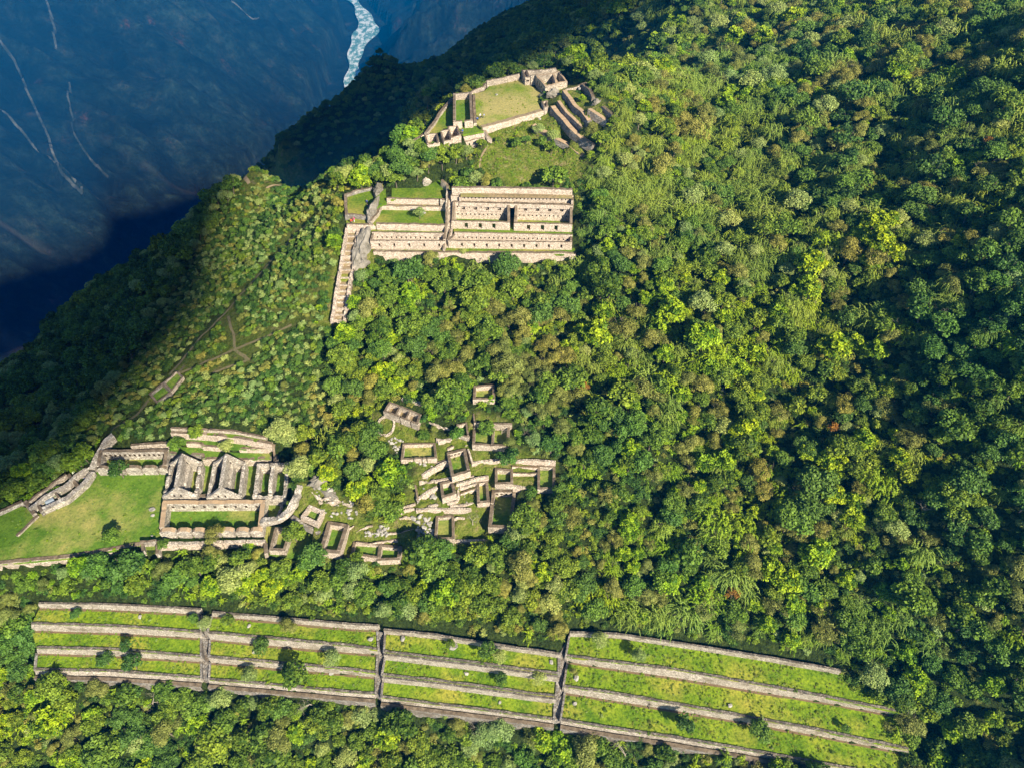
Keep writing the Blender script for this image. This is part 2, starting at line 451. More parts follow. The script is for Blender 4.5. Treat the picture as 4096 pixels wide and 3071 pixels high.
lawn(7, [(470, 290), (590, 180), (600, 300), (600, 330), (540, 345), (500, 370), (430, 440)], -117.0, 'lawns', 'terrace_lawn')
# summit plaza
lawn(9, [(678, 350), (800, 318), (868, 240), (960, 200), (1130, 168), (1200, 190), (1250, 235), (1480, 350), (1370, 420), (1440, 530), (1300, 565), (900, 685), (765, 725), (688, 670)], -104.5, 'lawnu', 'plaza_lawn')
lawn(9, [(465, 400), (650, 390), (650, 690), (460, 690)], -104.9, 'lawn', 'room_floor')
lawn(9, [(445, 430), (460, 700), (400, 730), (340, 760), (200, 790), (20, 900), (0, 880), (150, 800), (260, 650), (320, 560)], -106.0, 'lawns', 'terrace_lawn')
lawn(9, [(500, 700), (670, 680), (740, 745), (790, 760), (560, 800), (520, 780)], -105.0, 'lawns', 'terrace_lawn')
lawn(9, [(140, 860), (400, 800), (530, 790), (530, 850), (300, 900), (160, 940)], -106.6, 'dirt', 'room_floor')
lawn(9, [(1260, 130), (1340, 120), (1600, 80), (1720, 220), (1640, 330), (1480, 340), (1390, 230), (1310, 190)], -104.0, 'dirt', 'room_floor')

# terrace flights at the bottom of the photo
TZ = [(-155.2, -157.0), (-157.0, -159.6), (-159.6, -162.0), (-162.0, -163.0)]
c4, c5, c6 = (lambda *p: K(4, *p)), (lambda *p: K(5, *p)), (lambda *p: K(6, *p))
SEC = [
 dict(tops=[c4((240, 148), (600, 152), (900, 165), (1268, 187)), c4((197, 278), (700, 292), (1000, 312), (1272, 332)), c4((232, 430), (700, 440), (1000, 465), (1272, 487)), c4((222, 568), (700, 578), (1000, 600), (1275, 622))],
      bots=[c4((250, 176), (600, 183), (900, 197), (1255, 215)), c4((200, 318), (700, 333), (1000, 350), (1272, 366)), c4((235, 462), (700, 477), (1000, 497), (1272, 514)), c4((222, 592), (700, 603), (1000, 622), (1275, 642))],
      low=c4((250, 622), (700, 648), (1000, 670), (1275, 692)), nm='left'),
 dict(tops=[c4((1340, 205), (1700, 235), (2211, 280)) + c5((395, 190)), c4((1312, 335), (1700, 370), (2211, 418)) + c5((395, 368)), c4((1322, 490), (1700, 520), (2211, 568)) + c5((380, 540)), c4((1322, 632), (1700, 662), (2211, 712)) + c5((375, 695))],
      bots=[c4((1340, 228), (1700, 258), (2211, 308)) + c5((385, 222)), c4((1330, 375), (1700, 412), (2211, 458)) + c5((388, 400)), c4((1330, 520), (1700, 552), (2211, 597)) + c5((375, 568)), c4((1320, 650), (1700, 682), (2211, 730)) + c5((372, 718))],
      low=c4((1320, 697), (1700, 728), (2211, 778)) + c5((375, 770)), nm='second'),
 dict(tops=[c5((435, 205), (800, 240), (1000, 275), (1300, 320), (1735, 385)), c5((435, 385), (800, 430), (1100, 465), (1500, 520), (1722, 550)), c5((420, 555), (800, 595), (1100, 635), (1500, 690), (1702, 715)), c5((415, 720), (800, 770), (1100, 805), (1500, 860), (1688, 885))],
      bots=[c5((445, 235), (800, 268), (1000, 300), (1300, 345), (1722, 405)), c5((445, 415), (800, 460), (1100, 497), (1500, 553), (1712, 578)), c5((430, 583), (800, 625), (1100, 665), (1500, 718), (1694, 741)), c5((415, 742), (800, 790), (1100, 825), (1500, 878), (1688, 903))],
      low=c5((415, 785), (800, 838), (1100, 870), (1500, 928), (1688, 953)), nm='third'),
 dict(tops=[c5((1805, 225)) + c6((120, 185), (640, 262), (1170, 347), (1640, 432)), c5((1775, 415)) + c6((0, 380), (500, 440), (1000, 530), (1500, 620), (2060, 735)), c5((1758, 640)) + c6((0, 590), (500, 675), (1000, 765), (1500, 855), (2100, 985)), c5((1737, 885)) + c6((0, 830), (500, 905), (1000, 990), (1500, 1080), (2100, 1195))],
      bots=[c5((1805, 250)) + c6((120, 212), (640, 285), (1170, 370), (1640, 455)), c5((1788, 452)) + c6((0, 420), (500, 492), (1000, 575), (1500, 657), (2060, 757)), c5((1768, 680)) + c6((0, 635), (500, 715), (1000, 800), (1500, 890), (2100, 1010)), c5((1737, 907)) + c6((0, 850), (500, 925), (1000, 1012), (1500, 1100), (2100, 1217))],
      low=c5((1735, 958)) + c6((0, 893), (500, 970), (1000, 1060), (1500, 1165), (2100, 1290)), nm='right'),
]
ZLOW = -166.8
for s in SEC:
    s['T'] = [[W(u, v, TZ[i][0]) for u, v in s['tops'][i]] for i in range(4)]
    s['B'] = [[W(u, v, TZ[i][1]) for u, v in s['bots'][i]] for i in range(4)]
    s['LT'] = [W(u, v + 5, TZ[3][1]) for u, v in s['bots'][3]]
    s['LB'] = [W(u, v, ZLOW) for u, v in s['low']]
    for i in range(3):
        poly = s['B'][i] + s['T'][i + 1][::-1]
        LAWNS.append(('terrace_lawn', [np.array([q[0], q[1], TZ[i][1]]) for q in poly], 'lawnt'))
        PADS.append((np.array(poly)[:, :2], TZ[i][1] - 0.45))
SLOTS = []
for a, b_ in ((0, 1), (1, 2), (2, 3)):
    for i in range(3):
        l1, l2 = SEC[a]['B'][i][-1], SEC[a]['T'][i + 1][-1]
        r1, r2 = SEC[b_]['B'][i][0], SEC[b_]['T'][i + 1][0]
        SLOTS.append((a, i, l1, r1, r2, l2))
        PADS.append((np.array([l1[:2], r1[:2], r2[:2], l2[:2]]), TZ[min(3, i + 1)][1] - 1.2))
    l1, l2 = SEC[a]['T'][0][-1], SEC[a]['B'][0][-1]
    r1, r2 = SEC[b_]['T'][0][0], SEC[b_]['B'][0][0]

# ---------- roofless buildings: corners are wall-top centre pixels (back-left, back-right, front-right, front-left)
BLD = []
def bld(label, k, c, zb, h, t=0.8, mat='stone', top='top', sides=None, name='ruined_building', floor='lawn', z_off=0.0, cat='ruin', group=None, rag=0.12):
    pc = K(k, *c)
    if zb is None: h *= 0.66; z_off *= 0.5; t *= .74
    else: t *= .82
    if zb is None:
        vb = np.mean([q[1] for q in pc]) + h * 8
        zb = zv(vb) + z_off
    cw = [W(u, v, zb + h) for u, v in pc]
    BLD.append(dict(label=label, c=cw, zb=zb, h=h, t=t, mat=mat, top=top, sides=sides or {}, name=name, cat=cat, group=group, rag=rag))
    if floor:
        LAWNS.append(('room_floor', [np.array([q[0], q[1], zb + 0.02 + 0.001 * len(BLD)]) for q in cw], floor))
    PADS.append((np.array(cw)[:, :2], zb - 0.45))
    return BLD[-1]
HZ = 3.0
bld('small green court on the trail, lower of two', 17, [(290, 822), (320, 850), (272, 888), (246, 858)], -146.6, 1.0, .6, 'grey', 'top', rag=.1)
bld('small open court on the trail, upper of two', 17, [(340, 778), (362, 800), (322, 846), (296, 818)], -145.4, 0.7, .5, 'stone', 'top', rag=.2)
bld('long hall on the lower plaza with six gaps between thick front piers', 2, [(1215, 640), (1940, 635), (1915, 835), (1190, 840)], ZP, HZ, 1.35, 'white', 'toptan',
    {'front': {'piers': [(0.0, .135), (.155, .29), (.31, .435), (.455, .58), (.60, .73), (.755, .88), (.90, 1.0)], 'round': True}, 'back': {'niches': 9}}, floor=None, group='halls of the lower plaza')
bld('long hall at the plaza head with sloping row of dark niches', 2, [(745, 263), (1225, 258), (1210, 372), (722, 378)], ZP, HZ, 1.1, 'white', 'top',
    {'front': {'piers': [(0.0, .14), (.165, .38), (.41, .63), (.66, .87), (.90, 1.0)], 'round': True}, 'back': {'niches': 13}}, floor=None, group='halls of the lower plaza')
PR3 = {'piers': [(0.0, .30), (.33, .72), (.76, 1.0)], 'round': True}
GAB = dict(gable=3.5, spine=True)
b1 = bld('gabled twin hall beside the plaza, left of its twin', 14, [(320, 190), (740, 185), (672, 665), (210, 672)], ZP, HZ, 1.0, 'white', 'white', {'left': PR3, 'right': PR3, **GAB}, floor=None, name='gabled_hall', group='gabled halls')
b2 = bld('gabled twin hall with solid side walls, right of its twin', 14, [(955, 190), (1385, 190), (1325, 680), (860, 680)], ZP, HZ, 1.0, 'white', 'white', {**GAB}, floor=None, name='gabled_hall', group='gabled halls')
bld('broken twin hall without gables beside the rubble causeway', 14, [(1605, 215), (2030, 200), (1985, 680), (1545, 675)], ZP, HZ, 1.1, 'white', 'white',
    {'left': {'piers': [(0, .27), (.32, .73), (.77, 1)]}, 'right': {'piers': [(0, .27), (.31, .72), (.75, 1)]}, 'back': {'piers': [(0, .35), (.40, 1)]}, 'spine_low': 3.4}, floor=None, rag=0.3)
bld('small square ruin beside a leafy tree below the causeway', 2, [(2035, 832), (2145, 835), (2095, 990), (1995, 985)], ZP, 1.8, 0.8, 'stone', 'top', floor=None)
bld('open-backed building of five low piers along the plaza edge', 2, [(1165, 928), (1950, 935), (1945, 945), (1165, 965)], ZP, 0.2, 0.5, 'stone', 'top', {'skip': 1}, floor=None)
BLD.pop()
VG = 'village rooms'
bld('row of three shaded rooms above the stone circle', 3, [(885, 272), (1105, 362), (1085, 428), (845, 335)], None, 2.6, 0.7, 'stone', sides={'front': {'piers': [(0, .45), (.5, .78), (.83, 1)]}, 'cross': [.34, .66]}, z_off=1.0, floor='dirt')
bld('low open hall with three front gaps below the stone circle', 3, [(985, 582), (1212, 575), (1222, 680), (972, 688)], None, 1.7, 0.7, 'pink', sides={'front': {'piers': [(0, .33), (.37, .58), (.61, .72), (.75, 1)]}})
bld('small stepped room between leafy bushes in the village', 3, [(1382, 440), (1447, 425), (1462, 525), (1395, 505)], None, 1.6, 0.6, 'stone')
bld('isolated room at the top edge of the village', 3, [(1510, 155), (1650, 148), (1648, 245), (1505, 245)], None, 2.2, 0.8, 'pink', z_off=0.6)
bld('walled compound around a round tree and a bare tree', 3, [(1505, 470), (1760, 450), (1748, 590), (1500, 580)], None, 2.2, 0.8, 'stone', sides={'cross': [.56], 'noback': 1}, z_off=.6)
bld('tall tilted room at the centre of the village', 12, [(475, 370), (690, 315), (745, 600), (535, 665)], None, 2.6, 0.95, 'pink', z_off=0.9, sides={'back': {'niches': 4}})
bld('small room on the terrace left of the stairs', 12, [(380, 770), (525, 735), (560, 895), (405, 945)], None, 2.6, 0.9, 'pink', z_off=0.9)
bld('narrow slot-shaped room with pink walls', 12, [(865, 755), (985, 740), (1005, 1005), (875, 1015)], None, 1.8, 0.85, 'pink', z_off=0.4)
bld('square room with bushes growing inside', 12, [(1110, 580), (1315, 590), (1318, 765), (1110, 765)], None, 2.2, 0.8, 'stone', z_off=0.6)
bld('dark roomy enclosure at the right end of the village', 12, [(1675, 540), (1880, 545), (1875, 830), (1675, 830)], None, 1.9, 0.8, 'stone', z_off=0.4)
bld('largest room at the right foot of the village', 12, [(1075, 870), (1350, 870), (1300, 1340), (1025, 1330)], None, 2.9, 1.0, 'stone', sides={'left': {'piers': [(0, .36), (.40, 1)]}, 'back': {'niches': 4}}, z_off=0.5)
bld('round-shouldered room beside the grey boulder field', 12, [(325, 1210), (535, 1200), (540, 1495), (305, 1500)], None, 1.8, 0.75, 'stone', z_off=0.2)
bld('diamond-turned square room with bright green floor', 11, [(510, 640), (700, 720), (620, 880), (405, 785)], None, 1.8, 0.95, 'pink', 'pink', z_off=0.3)
bld('leaning long room at the end of the paved ramp', 11, [(800, 880), (1055, 925), (930, 1310), (685, 1280)], None, 2.9, 1.2, 'pink', z_off=1.0)
bld('low grassy room between two lower village rooms', 11, [(1170, 1175), (1550, 1200), (1520, 1390), (1140, 1340)], None, 1.4, 0.8, 'pink', z_off=0.0)
bld('bow-fronted room at the lower corner of the village', 11, [(1560, 1215), (1845, 1240), (1820, 1410), (1530, 1420)], None, 2.0, 0.9, 'pink', z_off=0.0)
# upper group halls (tops)
N1 = lambda n, h0, h1, wd: {'n': (n, h0, h1, wd)}
bld('two-storey hall with four wall openings, left of the alley', 8, [(245, 392), (1050, 410), (1050, 695), (225, 672)], -120.4, 2.45, 0.85, 'pink', 'top', {'hall2': 5.5, 'doors': [.24, .49, .735]}, name='two_storey_hall', floor=None, group='upper two storey halls')
bld('two-storey hall under the trees, right of the alley', 8, [(1165, 410), (1975, 430), (1970, 722), (1145, 703)], -120.4, 2.45, 0.85, 'pink', 'top', {'hall2': 5.5, 'doors': [.24, .49, .735]}, name='two_storey_hall', floor=None, group='upper two storey halls')
bld('long narrow hall with nine doorways below the twin halls', 8, [(265, 870), (1975, 905), (1970, 990), (175, 965)], -123.0, 2.5, 0.7, 'pink', 'top', {'hall1': (9, 26)}, name='long_hall', floor='dirt')
bld('long narrow hall with five doorways beside the big rock', 7, [(470, 622), (1155, 632), (1165, 690), (450, 687)], -123.0, 2.6, 0.7, 'pink', 'top', {'hall1': (5, 14)}, name='long_hall', floor='dirt')
bld('topmost narrow hall with one long row of small niches', 8, [(350, 297), (1990, 330), (1990, 395), (330, 350)], -115.6, 1.9, 0.7, 'pink', 'top', {'hall1': (0, 29)}, name='long_hall', floor='dirt')
bld('tiny square room at the head of the stairway', 8, [(215, 235), (300, 238), (300, 300), (210, 300)], -115.9, 2.4, 0.6, 'pink', 'top', floor=None)
# summit buildings
bld('tall hall with open front on the left of the summit lawn', 9, [(462, 345), (640, 330), (655, 640), (462, 652)], -104.9, 2.1, 0.9, 'pink', 'top', {'front': {'piers': [(0, .44), (.58, 1)]}}, floor=None)
bld('left tower room of the three on the summit corner', 9, [(140, 800), (265, 785), (290, 880), (170, 905)], -107.7, 3.4, 0.6, 'pink', 'top', floor=None, name='tower_room', group='tower rooms', rag=.3)
bld('middle tower room with broken walls on the summit corner', 9, [(318, 760), (405, 745), (435, 850), (350, 872)], -107.1, 3.0, 0.55, 'pink', 'top', floor=None, name='tower_room', group='tower rooms', rag=.3)
bld('right tower room beside the small square lawn', 9, [(395, 712), (495, 700), (525, 805), (430, 832)], -106.8, 2.8, 0.55, 'pink', 'top', floor=None, name='tower_room', group='tower rooms', rag=.25)
bld('narrow tall gatehouse at the far corner of the summit lawn', 13, [(215, 175), (310, 170), (370, 320), (290, 330)], -104.5, 2.6, 0.6, 'pink', 'top', {'front': {'n': 2}, 'left': {'doors': 2}}, floor=None)
bld('large shaded house with a row of doorways facing the summit lawn', 13, [(540, 290), (905, 245), (975, 460), (735, 520)], -104.6, 3.3, 0.8, 'stone', 'toptan', {'left': {'doors': 4}, 'front': {'doors': 1}}, floor=None)
bld('narrow annexe behind the large shaded summit house', 13, [(890, 250), (1025, 200), (1190, 420), (990, 450)], -104.0, 2.2, 0.7, 'stone', 'toptan', floor=None)
bld('little pillar house at the end of the summit lawn wall', 13, [(660, 870), (760, 850), (770, 965), (715, 1000)], -105.0, 1.7, 0.6, 'pink', 'top', floor=None)

# ---------- wall runs: front top edge pixels at ztop
RUNS = []
def run(label, k, pts, zt, h, back=0.8, mat='stone', top='top', name='stone_wall', cat='wall', bat=None, rag=0.1, group=None, ctl=(1, 1), flip=False):
    px = K(k, *pts)
    if zt is None:
        h *= 0.62; back *= .6
        zt = [zv(v + h * 8) + h for u, v in px]
    elif not isinstance(zt, (list, tuple)):
        zt = [zt] * len(px)
    P = np.array([W(u, v, z) for (u, v), z in zip(px, zt)])
    tg = np.gradient(P[:, :2], axis=0); tg /= np.linalg.norm(tg, axis=1)[:, None] + 1e-9
    n = np.stack([tg[:, 1], -tg[:, 0]], 1)
    if n[len(n) // 2][1] > 0: n = -n
    if flip: n = -n
    bat_ = bat if bat is not None else 0.08 * h + 0.05
    B = P.copy(); B[:, :2] += n * bat_; B[:, 2] -= h
    RUNS.append(dict(label=label, top=P, bot=B, back=back, mat=mat, toppm=top, name=name, cat=cat, rag=rag, group=group, n=n, ctl=ctl))
run('long low retaining wall along the front edge of the lower plaza', 2, [(-80, 1105), (60, 1088), (500, 1048), (1030, 955)], ZP + .2, 2.2, 0.9, 'stone')
run('stepped wall stub at the plaza corner, first of two', 2, [(1030, 940), (1145, 930)], ZP + 1.6, 1.6, 0.6, 'white', ctl=(0, 0))
run('north wall of the left corner of the lower plaza', 2, [(-150, 770), (0, 715), (165, 640)], ZP + 1.0, 1.6, 0.8, 'white', ctl=(0, 0))
run('short cross wall closing the left corner of the plaza', 2, [(168, 640), (205, 690), (238, 735)], ZP + 1.0, 1.4, 0.9, 'white', ctl=(0, 0))
run('low kerb wall running out into the lower plaza lawn', 2, [(285, 740), (130, 890)], ZP + .4, .5, 0.7, 'stone', ctl=(0, 0))
run('wide curved bench wall along the upper edge of the plaza', 2, [(695, 415), (640, 500), (560, 570), (500, 620), (400, 665), (295, 712)], ZP + 1.5, 1.7, 1.35, 'white', 'white', ctl=(0, 0))
run('upper shell wall of the small plaza-side rooms', 2, [(640, 390), (560, 440), (505, 505), (330, 600), (215, 690)], ZP + 1.9, 1.9, 0.6, 'white', 'white', ctl=(0, 0))
run('outer wall of the sunken green court beside the canyon', 2, [(490, 437), (420, 480), (350, 537)], ZP + 1.0, 1.4, 0.6, 'stone', ctl=(0, 0))
run('outer edge wall dropping to the canyon forest', 2, [(350, 540), (270, 590), (205, 645)], ZP + .9, 1.4, 0.6, 'stone', ctl=(0, 0))
run('cross wall joining the court and the bench wall', 2, [(492, 440), (540, 500), (585, 555)], ZP + 1.2, 1.2, 0.8, 'stone', ctl=(0, 0))
run('cross wall beside the blue tarpaulin room', 2, [(400, 570), (425, 610)], ZP + 1.6, 1.6, 0.5, 'stone', ctl=(0, 0))
run('end wall of the tarpaulin room beside the kerb wall', 2, [(270, 665), (300, 715)], ZP + 1.6, 1.6, 0.7, 'grey', ctl=(0, 0))
run('stone causeway climbing from the plaza to the trail', 2, [(695, 395), (740, 290), (800, 190), (840, 150)], [ZP + 1.3, ZP + 2, ZP + 3.2, ZP + 3.8], 1.6, 1.5, 'white', 'white', ctl=(1, 1))
run('back terrace wall above the plaza-head hall', 2, [(960, 225), (1240, 205)], ZP + 3.6, 3.6, 0.8, 'stone')
run('highest thin terrace wall above the gabled halls', 2, [(1255, 95), (1730, 120), (1960, 165)], -142.3, 0.9, 0.6, 'stone')
run('bright long terrace wall above the gabled halls', 2, [(1255, 130), (1500, 142), (1760, 170), (2000, 215)], -143.1, 2.1, 0.8, 'pink')
run('short upper terrace wall in two steps above the gabled halls', 2, [(1370, 205), (1480, 210), (1490, 228), (1640, 240)], -145.1, 1.4, 0.7, 'pink')
run('short terrace wall near the broken stairway', 2, [(1760, 245), (1990, 250)], -145.1, 1.5, 0.7, 'pink')
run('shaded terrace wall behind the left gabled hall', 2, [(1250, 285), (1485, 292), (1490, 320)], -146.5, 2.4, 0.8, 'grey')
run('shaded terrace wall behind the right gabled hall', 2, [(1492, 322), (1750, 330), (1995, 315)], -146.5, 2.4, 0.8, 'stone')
run('tumbledown stairway wall beside the broken twin hall', 2, [(2005, 215), (2010, 260), (2018, 335)], [-143.4, -145, -146.4], 1.8, 1.0, 'stone', rag=.3)
run('low parapet beside the passage behind the front hall', 2, [(1430, 600), (1560, 600), (1790, 600)], ZP + 1.5, 1.5, 0.8, 'grey', ctl=(0, 0), rag=.2)
run('thin white rubble wall crossing the lawn to the causeway', 2, [(2088, 640), (2072, 700), (2058, 750)], ZP + .9, 1.0, 0.7, 'white', 'white', ctl=(0, 0), rag=.25)
for i, (x0, x1) in enumerate([(1160, 1305), (1312, 1470), (1480, 1635), (1645, 1805), (1815, 1950)]):
    run(['low pier at the left end of the five-pier front', 'second low pier of the five-pier front', 'middle low pier of the five-pier front, under the round tree', 'fourth low pier of the five-pier front', 'low pier at the right end of the five-pier front'][i],
        2, [(x0, 955 - i * 4.5), (x1, 955 - i * 4.5 - 3)], ZP + 1.7, 1.7, 0.8, 'pink', 'stone', name='wall_pier', group='low piers along the plaza edge', ctl=(0, 0))
run('right return wall of the five-pier front', 2, [(1940, 930), (1948, 1020)], ZP + 1.5, 1.8, 0.7, 'stone', ctl=(0, 0))
run('left return wall of the five-pier front', 2, [(1155, 925), (1148, 1020)], ZP + 1.5, 1.8, 0.7, 'white', ctl=(0, 0))
run('left return stub of the plaza corner steps', 2, [(1035, 940), (1042, 1000)], ZP + 1.5, 1.8, 0.6, 'white', ctl=(0, 0))
# village terrace walls
Z = None
V_ = [
 ('rubble causeway curving from the forest to the plaza', 11, [(400, 330), (330, 560), (200, 740), (60, 830), (-220, 900)], 1.6, 2.4, 'white', 'white', .3),
 ('paved grey ramp between causeway and leaning room', 11, [(230, 800), (420, 950), (600, 1030), (720, 1050)], 1.2, 1.6, 'grey', 'grey', .08),
 ('long retaining wall under the leaning room', 11, [(665, 1320), (930, 1370), (1120, 1390), (1330, 1410)], 2.0, .8, 'pink', 'top', .1),
 ('curved retaining wall under the bow-fronted room', 11, [(1335, 1400), (1500, 1440), (1700, 1440), (1850, 1400)], 2.0, .8, 'pink', 'top', .12),
 ('wavy thin wall above the low grassy room', 11, [(1190, 1170), (1400, 1190), (1620, 1150), (1810, 1140)], .8, .5, 'pink', 'top', .12),
 ('tumbled terrace edge beneath the dense thicket', 11, [(640, 570), (820, 590), (1000, 600), (1110, 640)], .9, .7, 'pink', 'stone', .3),
 ('jagged rubble line left of the dense thicket', 11, [(540, 420), (620, 520), (800, 520), (960, 590)], .9, .7, 'stone', 'stone', .35),
 ('short wall above the rubble heap beside the leaning room', 11, [(1080, 960), (1160, 915)], .8, .5, 'pink', 'top', .2),
 ('thin terrace edge above the white rubble heap', 11, [(1200, 1020), (1340, 940), (1440, 930)], .8, .5, 'pink', 'top', .2),
 ('thin terrace edge running out of the boulder field', 11, [(1660, 1040), (1850, 1020), (2040, 970)], .8, .5, 'pink', 'top', .2),
 ('short curved terrace edge left of the boulder field', 11, [(1830, 820), (1960, 800), (2060, 820)], .8, .6, 'pink', 'stone', .2),
 ('thin arched terrace edge beside the dense thicket', 11, [(1850, 745), (1950, 690), (2060, 680)], .7, .5, 'pink', 'pink', .15),
 ('short stone edge at the thicket beside the stairs', 11, [(1810, 665), (1950, 640), (2070, 600)], .7, .5, 'pink', 'pink', .15),
 ('broad bright terrace wall above the round-shouldered room', 12, [(45, 1122), (300, 1112), (560, 1115), (780, 1120)], 1.9, .9, 'pink', 'stone', .1),
 ('steep terrace wall left of the stairs, lowest of three', 12, [(60, 1000), (200, 890), (335, 825)], 2.1, 1.0, 'pink', 'stone', .1),
 ('dark curved outer wall at the left tip of the terraces', 12, [(25, 790), (40, 900), (62, 1000)], 2.2, .7, 'grey', 'top', .15),
 ('terrace wall left of the stairs, middle of three', 12, [(90, 770), (220, 760), (290, 720)], 1.2, .7, 'pink', 'stone', .2),
 ('short terrace wall joining the small room', 12, [(295, 750), (400, 720), (530, 700)], 1.6, .8, 'pink', 'stone', .1),
 ('steep terrace wall left of the tall tilted room', 12, [(130, 670), (250, 590), (400, 510), (480, 480)], 2.0, .9, 'pink', 'stone', .1),
 ('thin terrace edge just above the steep wall', 12, [(270, 520), (360, 480), (450, 450)], .8, .5, 'pink', 'top', .15),
 ('short bright terrace wall above the tall tilted room', 12, [(465, 315), (550, 275)], 1.0, .6, 'pink', 'top', .1),
 ('upper short wall between bush and compound', 12, [(340, 225), (430, 200), (520, 175)], 1.3, .8, 'pink', 'stone', .15),
 ('thin terrace wall below the compound corner', 12, [(700, 265), (780, 235)], .7, .6, 'pink', 'top', .15),
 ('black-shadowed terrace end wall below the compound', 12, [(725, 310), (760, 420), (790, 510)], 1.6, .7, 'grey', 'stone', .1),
 ('terrace wall running under the dark green tree', 12, [(790, 500), (950, 480), (1110, 465), (1250, 470)], 1.7, .9, 'pink', 'stone', .1),
 ('upper terrace wall right of the dark green tree', 12, [(1370, 475), (1660, 470), (1900, 490)], 2.0, .9, 'pink', 'stone', .1),
 ('second terrace wall right of the dark green tree', 12, [(1320, 550), (1500, 560), (1660, 555)], 1.2, .7, 'pink', 'soil', .1),
 ('third terrace wall, beside the bushy square room', 12, [(1330, 640), (1660, 640)], 1.2, .6, 'pink', 'top', .1),
 ('thick curved terrace wall at the right end of the village', 12, [(1330, 820), (1500, 840), (1660, 850), (1880, 840)], 2.2, 1.2, 'pink', 'stone', .1),
 ('arched terrace wall above the slot-shaped room', 12, [(580, 790), (760, 735), (880, 700), (1010, 680)], 1.9, .8, 'pink', 'stone', .1),
 ('thin terrace edge over the arched wall', 12, [(570, 745), (700, 700), (815, 670)], 1.0, .6, 'pink', 'top', .1),
 ('terrace wall with cactus-like shrub before it', 12, [(630, 835), (750, 800), (850, 770)], 1.3, .7, 'pink', 'stone', .1),
 ('narrow terrace wall left of the slot-shaped room', 12, [(635, 915), (740, 870), (850, 835)], 1.3, .8, 'pink', 'soil', .1),
 ('bent terrace wall that turns below the small room', 12, [(460, 1045), (600, 1000), (625, 940), (615, 860)], 1.6, .7, 'pink', 'stone', .1),
 ('left low terrace wall under the small room', 12, [(205, 1080), (320, 1060), (440, 1035)], 1.2, .8, 'pink', 'stone', .12),
 ('long low terrace wall under the slot-shaped room', 12, [(500, 1075), (700, 1050), (870, 1025), (1030, 1030)], 1.4, .7, 'pink', 'stone', .1),
 ('long lowest wall under the round-shouldered room', 12, [(270, 1560), (540, 1550), (800, 1535), (1040, 1530)], 1.6, 1.0, 'pink', 'stone', .1),
 ('short return wall beneath the largest room', 12, [(1055, 1370), (1055, 1520)], 1.6, .8, 'grey', 'stone', .12),
 ('curved rubble kerb right of the round-shouldered room', 12, [(555, 1240), (620, 1215), (690, 1240)], .6, .5, 'pink', 'stone', .15),
 ('terrace wall above the compound trees', 3, [(1505, 425), (1640, 435), (1785, 440)], 2.4, .9, 'stone', 'top', .1),
 ('side wall at the left of the compound', 3, [(1495, 355), (1505, 455)], 1.8, .6, 'stone', 'top', .1),
 ('broken wall between the circle yard and the compound', 3, [(1170, 425), (1260, 455), (1330, 470)], 1.0, .6, 'pink', 'stone', .3),
 ('short wall above the rubble slope of the circle yard', 3, [(1225, 545), (1330, 555)], 1.3, .7, 'pink', 'stone', .15),
 ('rocky edge wall behind the three shaded rooms', 3, [(970, 245), (1040, 265), (1120, 285)], 1.2, .6, 'stone', 'stone', .3),
]
for lb, k, pts, h, bk, mt, tp, rg in V_:
    run(lb, k, pts, None, h, bk, mt, tp, rag=rg)
# upper group walls
run('long foot wall below the upper halls', 7, [(470, 800), (1000, 806), (1600, 812), (2300, 815), (2450, 820)], -122.8, 3.0, 1.0, 'pink', bat=.3)
run('terrace wall between grass strips left of the stairway', 7, [(500, 528), (800, 533), (1195, 543)], -118.5, 2.0, .9, 'pink', bat=.2)
run('left end of the strip wall, near the visitors in red', 7, [(210, 535), (430, 540), (500, 530)], -118.9, 1.9, .8, 'pink')
run('second terrace wall, behind the single lawn tree', 7, [(550, 352), (900, 358), (1195, 363)], -117.4, 1.3, .8, 'pink')
run('slanting wall joining the second terrace to the rock', 7, [(450, 500), (520, 420), (550, 350)], -117.6, 1.3, .8, 'stone')
run('third terrace wall with bright pink face', 7, [(600, 283), (850, 288), (1115, 293)], -115.9, 1.9, .8, 'pink')
run('short shaded wall block beside the stairway', 7, [(1120, 292), (1205, 300)], -115.4, 2.0, .8, 'stone')
run('curved wall closing the top lawn beside the stairway', 7, [(1130, 98), (1180, 150), (1195, 262)], [-113.8, -114.4, -115.2], 1.6, .7, 'stone')
run('topmost retaining wall above all the upper halls', 8, [(210, 195), (1080, 200), (1500, 210), (1990, 225)], -111.4, 2.2, 1.0, 'pink', bat=.2)
run('wall around the left green court beside the forest', 7, [(185, 252), (188, 340), (195, 440)], -117.4, 1.3, .8, 'grey')
run('front wall of the left green court', 7, [(190, 432), (310, 440), (425, 455)], -117.9, 1.4, .7, 'grey')
run('back wall of the left green court', 7, [(190, 245), (330, 200), (460, 170)], -117.2, 1.2, .6, 'grey')
run('long stair side wall left of the upper stairway', 7, [(1200, 300), (1190, 520), (1165, 770)], [-115.4, -118, -122], 1.2, .5, 'stone', ctl=(0, 0))
run('left side wall of the long nine-door hall terrace', 8, [(210, 800), (190, 870), (165, 960)], [-119.6, -120, -120.6], 1.6, .5, 'pink', ctl=(0, 0))
